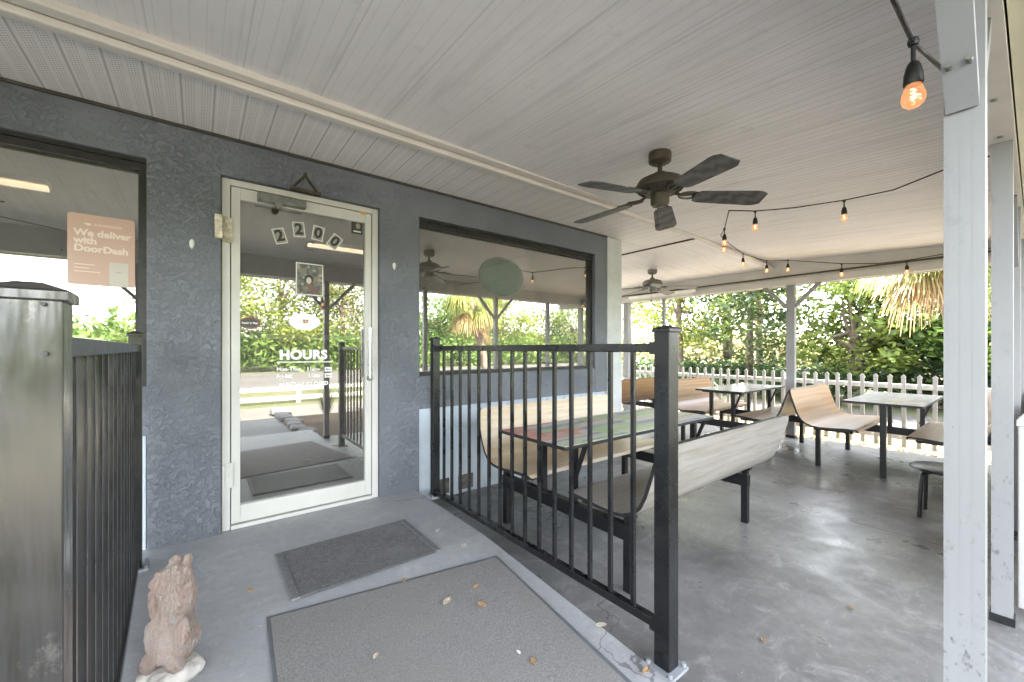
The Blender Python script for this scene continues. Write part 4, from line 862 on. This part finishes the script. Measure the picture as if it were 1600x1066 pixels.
# reflected trees across the road
for i, (x, y, h, rx, m_) in enumerate(((-.0, -23.5, 9, 3.2, 'leaf_far'), (4.0, -22.6, 9.5, 3.3, 'leaf_mid'), (8.0, -23.5, 10, 3.4, 'leaf_far'), (15, -23, 6.2, 3.0, 'leaf_mid'), (21.5, -23, 6.2, 3.2, 'leaf_yellow'), (29, -22, 6.6, 3.4, 'leaf_mid'))):
    tree('tree', ('tall yellowish tree across the front road, leftmost reflected in the door', 'tall olive tree across the front road reflected in the middle of the door', 'tall yellow tree across the front road reflected at the right of the door', 'mid green tree across the front road, reflected left in the right window', 'yellow green tree across the front road, reflected in the middle of the right window', 'mid green tree across the front road, reflected right in the right window')[i], 'tree', x, y, h, rx, m_, 40 + i, nleaf=9000, ls=.125, tr=.16, group='trees across the front road', cfrac=.52, zfrac=.45)
def mass(name, label, seed, pts, mat, ls, n, kind='stuff', spread=(1, 1, .6)):
    rnd = random.Random(seed); vs_, fs = [], []
    for _ in range(n):
        x, y, z, r = rnd.choice(pts); p = Vector((x, y, z)) + Vector((rnd.gauss(0, r * spread[0]), rnd.gauss(0, r * spread[1]), rnd.gauss(0, r * spread[2])))
        if p.z < -.25: p.z = -.25 + rnd.random() * .3
        a = Vector((rnd.gauss(0, 1), rnd.gauss(0, 1), rnd.gauss(0, .7))).normalized(); bb = a.cross(Vector((rnd.gauss(0, 1), rnd.gauss(0, 1), rnd.gauss(0, 1)))).normalized(); l_ = ls * rnd.uniform(.5, 1.5); k = len(vs_); vs_ += [p - a * l_, p + bb * l_ * .4, p + a * l_, p - bb * l_ * .4]; fs.append((k, k + 1, k + 2, k + 3))
    me = bpy.data.meshes.new(name); me.from_pydata([tuple(v) for v in vs_], [], fs); me.update(); o = link(name, me, mat); tag(o, label, None, None, kind); return o
rnd = random.Random(3)
mass('undergrowth', 'dark low undergrowth beneath the trees beyond the side road', 5, [(12.0 + rnd.uniform(0, 2.5), -5 + i * .32, rnd.uniform(.0, .55), rnd.uniform(.25, .45)) for i in range(60)], M['leaf_dark'], .10, 17000)
mass('distant_woods', 'woods closing the view behind the trees beyond the fence', 6, [(19 + rnd.uniform(0, 4), -9 + i * .6, rnd.uniform(.3, 1.5), rnd.uniform(.5, .9)) for i in range(60)], M['leaf_olive'], .20, 12000)
mass('distant_woods', 'far line of low woods across the front road', 7, [(-45 + i * 1.4, -36 + rnd.uniform(-2, 2), rnd.uniform(.3, 2.2), rnd.uniform(1.0, 1.6)) for i in range(80)], M['leaf_mid'], .38, 20000)
mass('roadside_shrubs', 'shrubs at the far side of the front road', 8, [(-8 + i * .5, -21.6 + rnd.uniform(-.6, .6), rnd.uniform(0, 1.6), rnd.uniform(.5, .9)) for i in range(90)], M['leaf_mid'], .17, 17000)
rnd = random.Random(9); vs_, fs = [], []
for _ in range(9000):
    x = rnd.uniform(6.56, 8.1); y = rnd.uniform(-2, 10); a = rnd.uniform(0, 6.28); l_ = rnd.uniform(.018, .038); z = -.235 + rnd.uniform(0, .03) + (.03 if x < 7 else 0); c_, s_ = math.cos(a) * l_, math.sin(a) * l_; h_ = rnd.uniform(0, .018); k = len(vs_)
    vs_ += [(x - c_, y - s_, z), (x - s_ * .4, y + c_ * .4, z + h_), (x + c_, y + s_, z + .004), (x + s_ * .4, y - c_ * .4, z)]; fs.append((k, k + 1, k + 2, k + 3))
me = bpy.data.meshes.new('leaf_litter'); me.from_pydata(vs_, [], fs); tag(link('leaf_litter', me, M['litter']), 'golden dry leaf litter along the foot of the picket fence', None, None, 'stuff')
# palms
def frond(base, d, L, droop, mat, parent, rnd, nseg=34, blade=.78, w=.0115):
    d = Vector(d).normalized(); pet = L * .35; tip = base + d * pet - Vector((0, 0, droop * .2)); b = MB(); b.tube([base, (base + tip) / 2 + Vector((0, 0, .03)), tip], [.016, .012, .008], 5)
    side = d.cross(Vector((0, 0, 1))).normalized(); up = side.cross(d).normalized()
    for k in range(nseg):
        f = (k / (nseg - 1) - .5) * 2; a = f * 1.75; dir_ = (d * math.cos(a) + side * math.sin(a) + up * (.25 * math.cos(a * 2) + rnd.uniform(-.1, .1))).normalized(); l_ = L * blade * (1 - .28 * abs(f)) * rnd.uniform(.85, 1.1)
        p0 = tip; pr = None; cross = dir_.cross(Vector((0, 0, 1))).normalized() if abs(dir_.z) < .98 else side
        for s_ in range(7):
            u_ = s_ / 6; p = p0 + dir_ * (l_ * u_ * (1 - .25 * u_ * droop)) - Vector((0, 0, droop * l_ * u_ ** 2.0 * .95)); ww = w * math.sin(math.pi * min(.97, .12 + .8 * u_)) + .001
            q_ = [b.bm.verts.new(p - cross * ww), b.bm.verts.new(p - Vector((0, 0, ww * .5))), b.bm.verts.new(p + cross * ww)]
            if pr: b.bm.faces.new((pr[0], pr[1], q_[1], q_[0])); b.bm.faces.new((pr[1], pr[2], q_[2], q_[1]))
            pr = q_
    return b.build('frond', mat, parent)
def palm(label, base, head, seed, nd, ng, L=1.5):
    rnd = random.Random(seed); t = thing('palm_tree', label, 'palm tree', base, group='cabbage palms near the porch'); base, head = Vector(base), Vector(head)
    n = 14; MB().tube([base.lerp(head, k / n) + Vector((0, 0, 0)) for k in range(n + 1)], [.12 + (.014 if k % 2 else 0) - .04 * k / n for k in range(n + 1)], 12).build('trunk', M['bark'], t, True)
    for k in range(nd):
        a = 2 * math.pi * k / nd + rnd.uniform(-.15, .15); frond(head + Vector((0, 0, -.05)), (math.cos(a), math.sin(a), rnd.uniform(-.9, -.2)), L * rnd.uniform(.8, 1.05), rnd.uniform(.55, 1.2), M['frond_dead'], t, rnd)
    for k in range(ng):
        a = 2 * math.pi * k / ng + rnd.uniform(-.2, .2); frond(head + Vector((0, 0, .08)), (math.cos(a), math.sin(a), rnd.uniform(-.25, .7)), L * rnd.uniform(.9, 1.15), rnd.uniform(.5, 1.0), M['frond_green'], t, rnd)
    return t
palm('cabbage palm with drooping dry orange fronds hanging below the far beam', (9.3, .40, -.26), (9.1, 1.02, 2.72), 21, 8, 24, .95)
palm('cabbage palm on the front side whose fronds are reflected in the right window', (6.6, -3.5, -.26), (6.0, -3.6, 2.45), 22, 5, 13, 1.0)
# planting bed edging and tall grass (reflected in the door)
rnd = random.Random(12)
for k in range(9):
    y = -.35 - k * .38; b = MB(); b.box((0, 0, 0), (.22, .30, .10), bev=.03); o = b.build('edging_stone', M['path']); o.location = (1.27 + .04 * math.sin(k * 2), y, -.17); o.rotation_euler = (rnd.uniform(-.1, .1), rnd.uniform(-.1, .1), rnd.uniform(-.3, .3))
    tag(o, 'rounded concrete edging stone along the planting bed beside the path', 'edging stone', 'edging stones of the planting bed')
def grass_clump(x, y, h, n, label, seed, mat='leaf_olive'):
    rnd = random.Random(seed); b = MB()
    for _ in range(n):
        a = rnd.uniform(0, 6.28); l_ = h * rnd.uniform(.6, 1.1); out = rnd.uniform(.1, .55) * l_; pr = None; cr_ = Vector((-math.sin(a), math.cos(a), 0))
        for s_ in range(5):
            u_ = s_ / 4; p = Vector((math.cos(a) * out * u_ ** 1.5, math.sin(a) * out * u_ ** 1.5, l_ * u_ * (1 - .15 * u_))); ww = .012 * (1 - u_) + .001; q_ = [b.bm.verts.new(p - cr_ * ww), b.bm.verts.new(p + cr_ * ww)]
            if pr: b.bm.faces.new((pr[0], pr[1], q_[1], q_[0]))
            pr = q_
    o = b.build('ornamental_grass', M[mat]); o.location = (x, y, -.2); tag(o, label, 'plant', 'grasses in the planting bed'); return o
grass_clump(1.75, -1.5, .85, 70, 'tall arching ornamental grass in the planting bed, nearest the path', 31)
grass_clump(2.6, -1.0, .6, 60, 'shorter ornamental grass in the planting bed near the porch edge', 32, 'leaf_dark')
grass_clump(2.9, -2.8, .9, 60, 'ornamental grass in the planting bed, farthest from the porch', 33, 'leaf_mid')
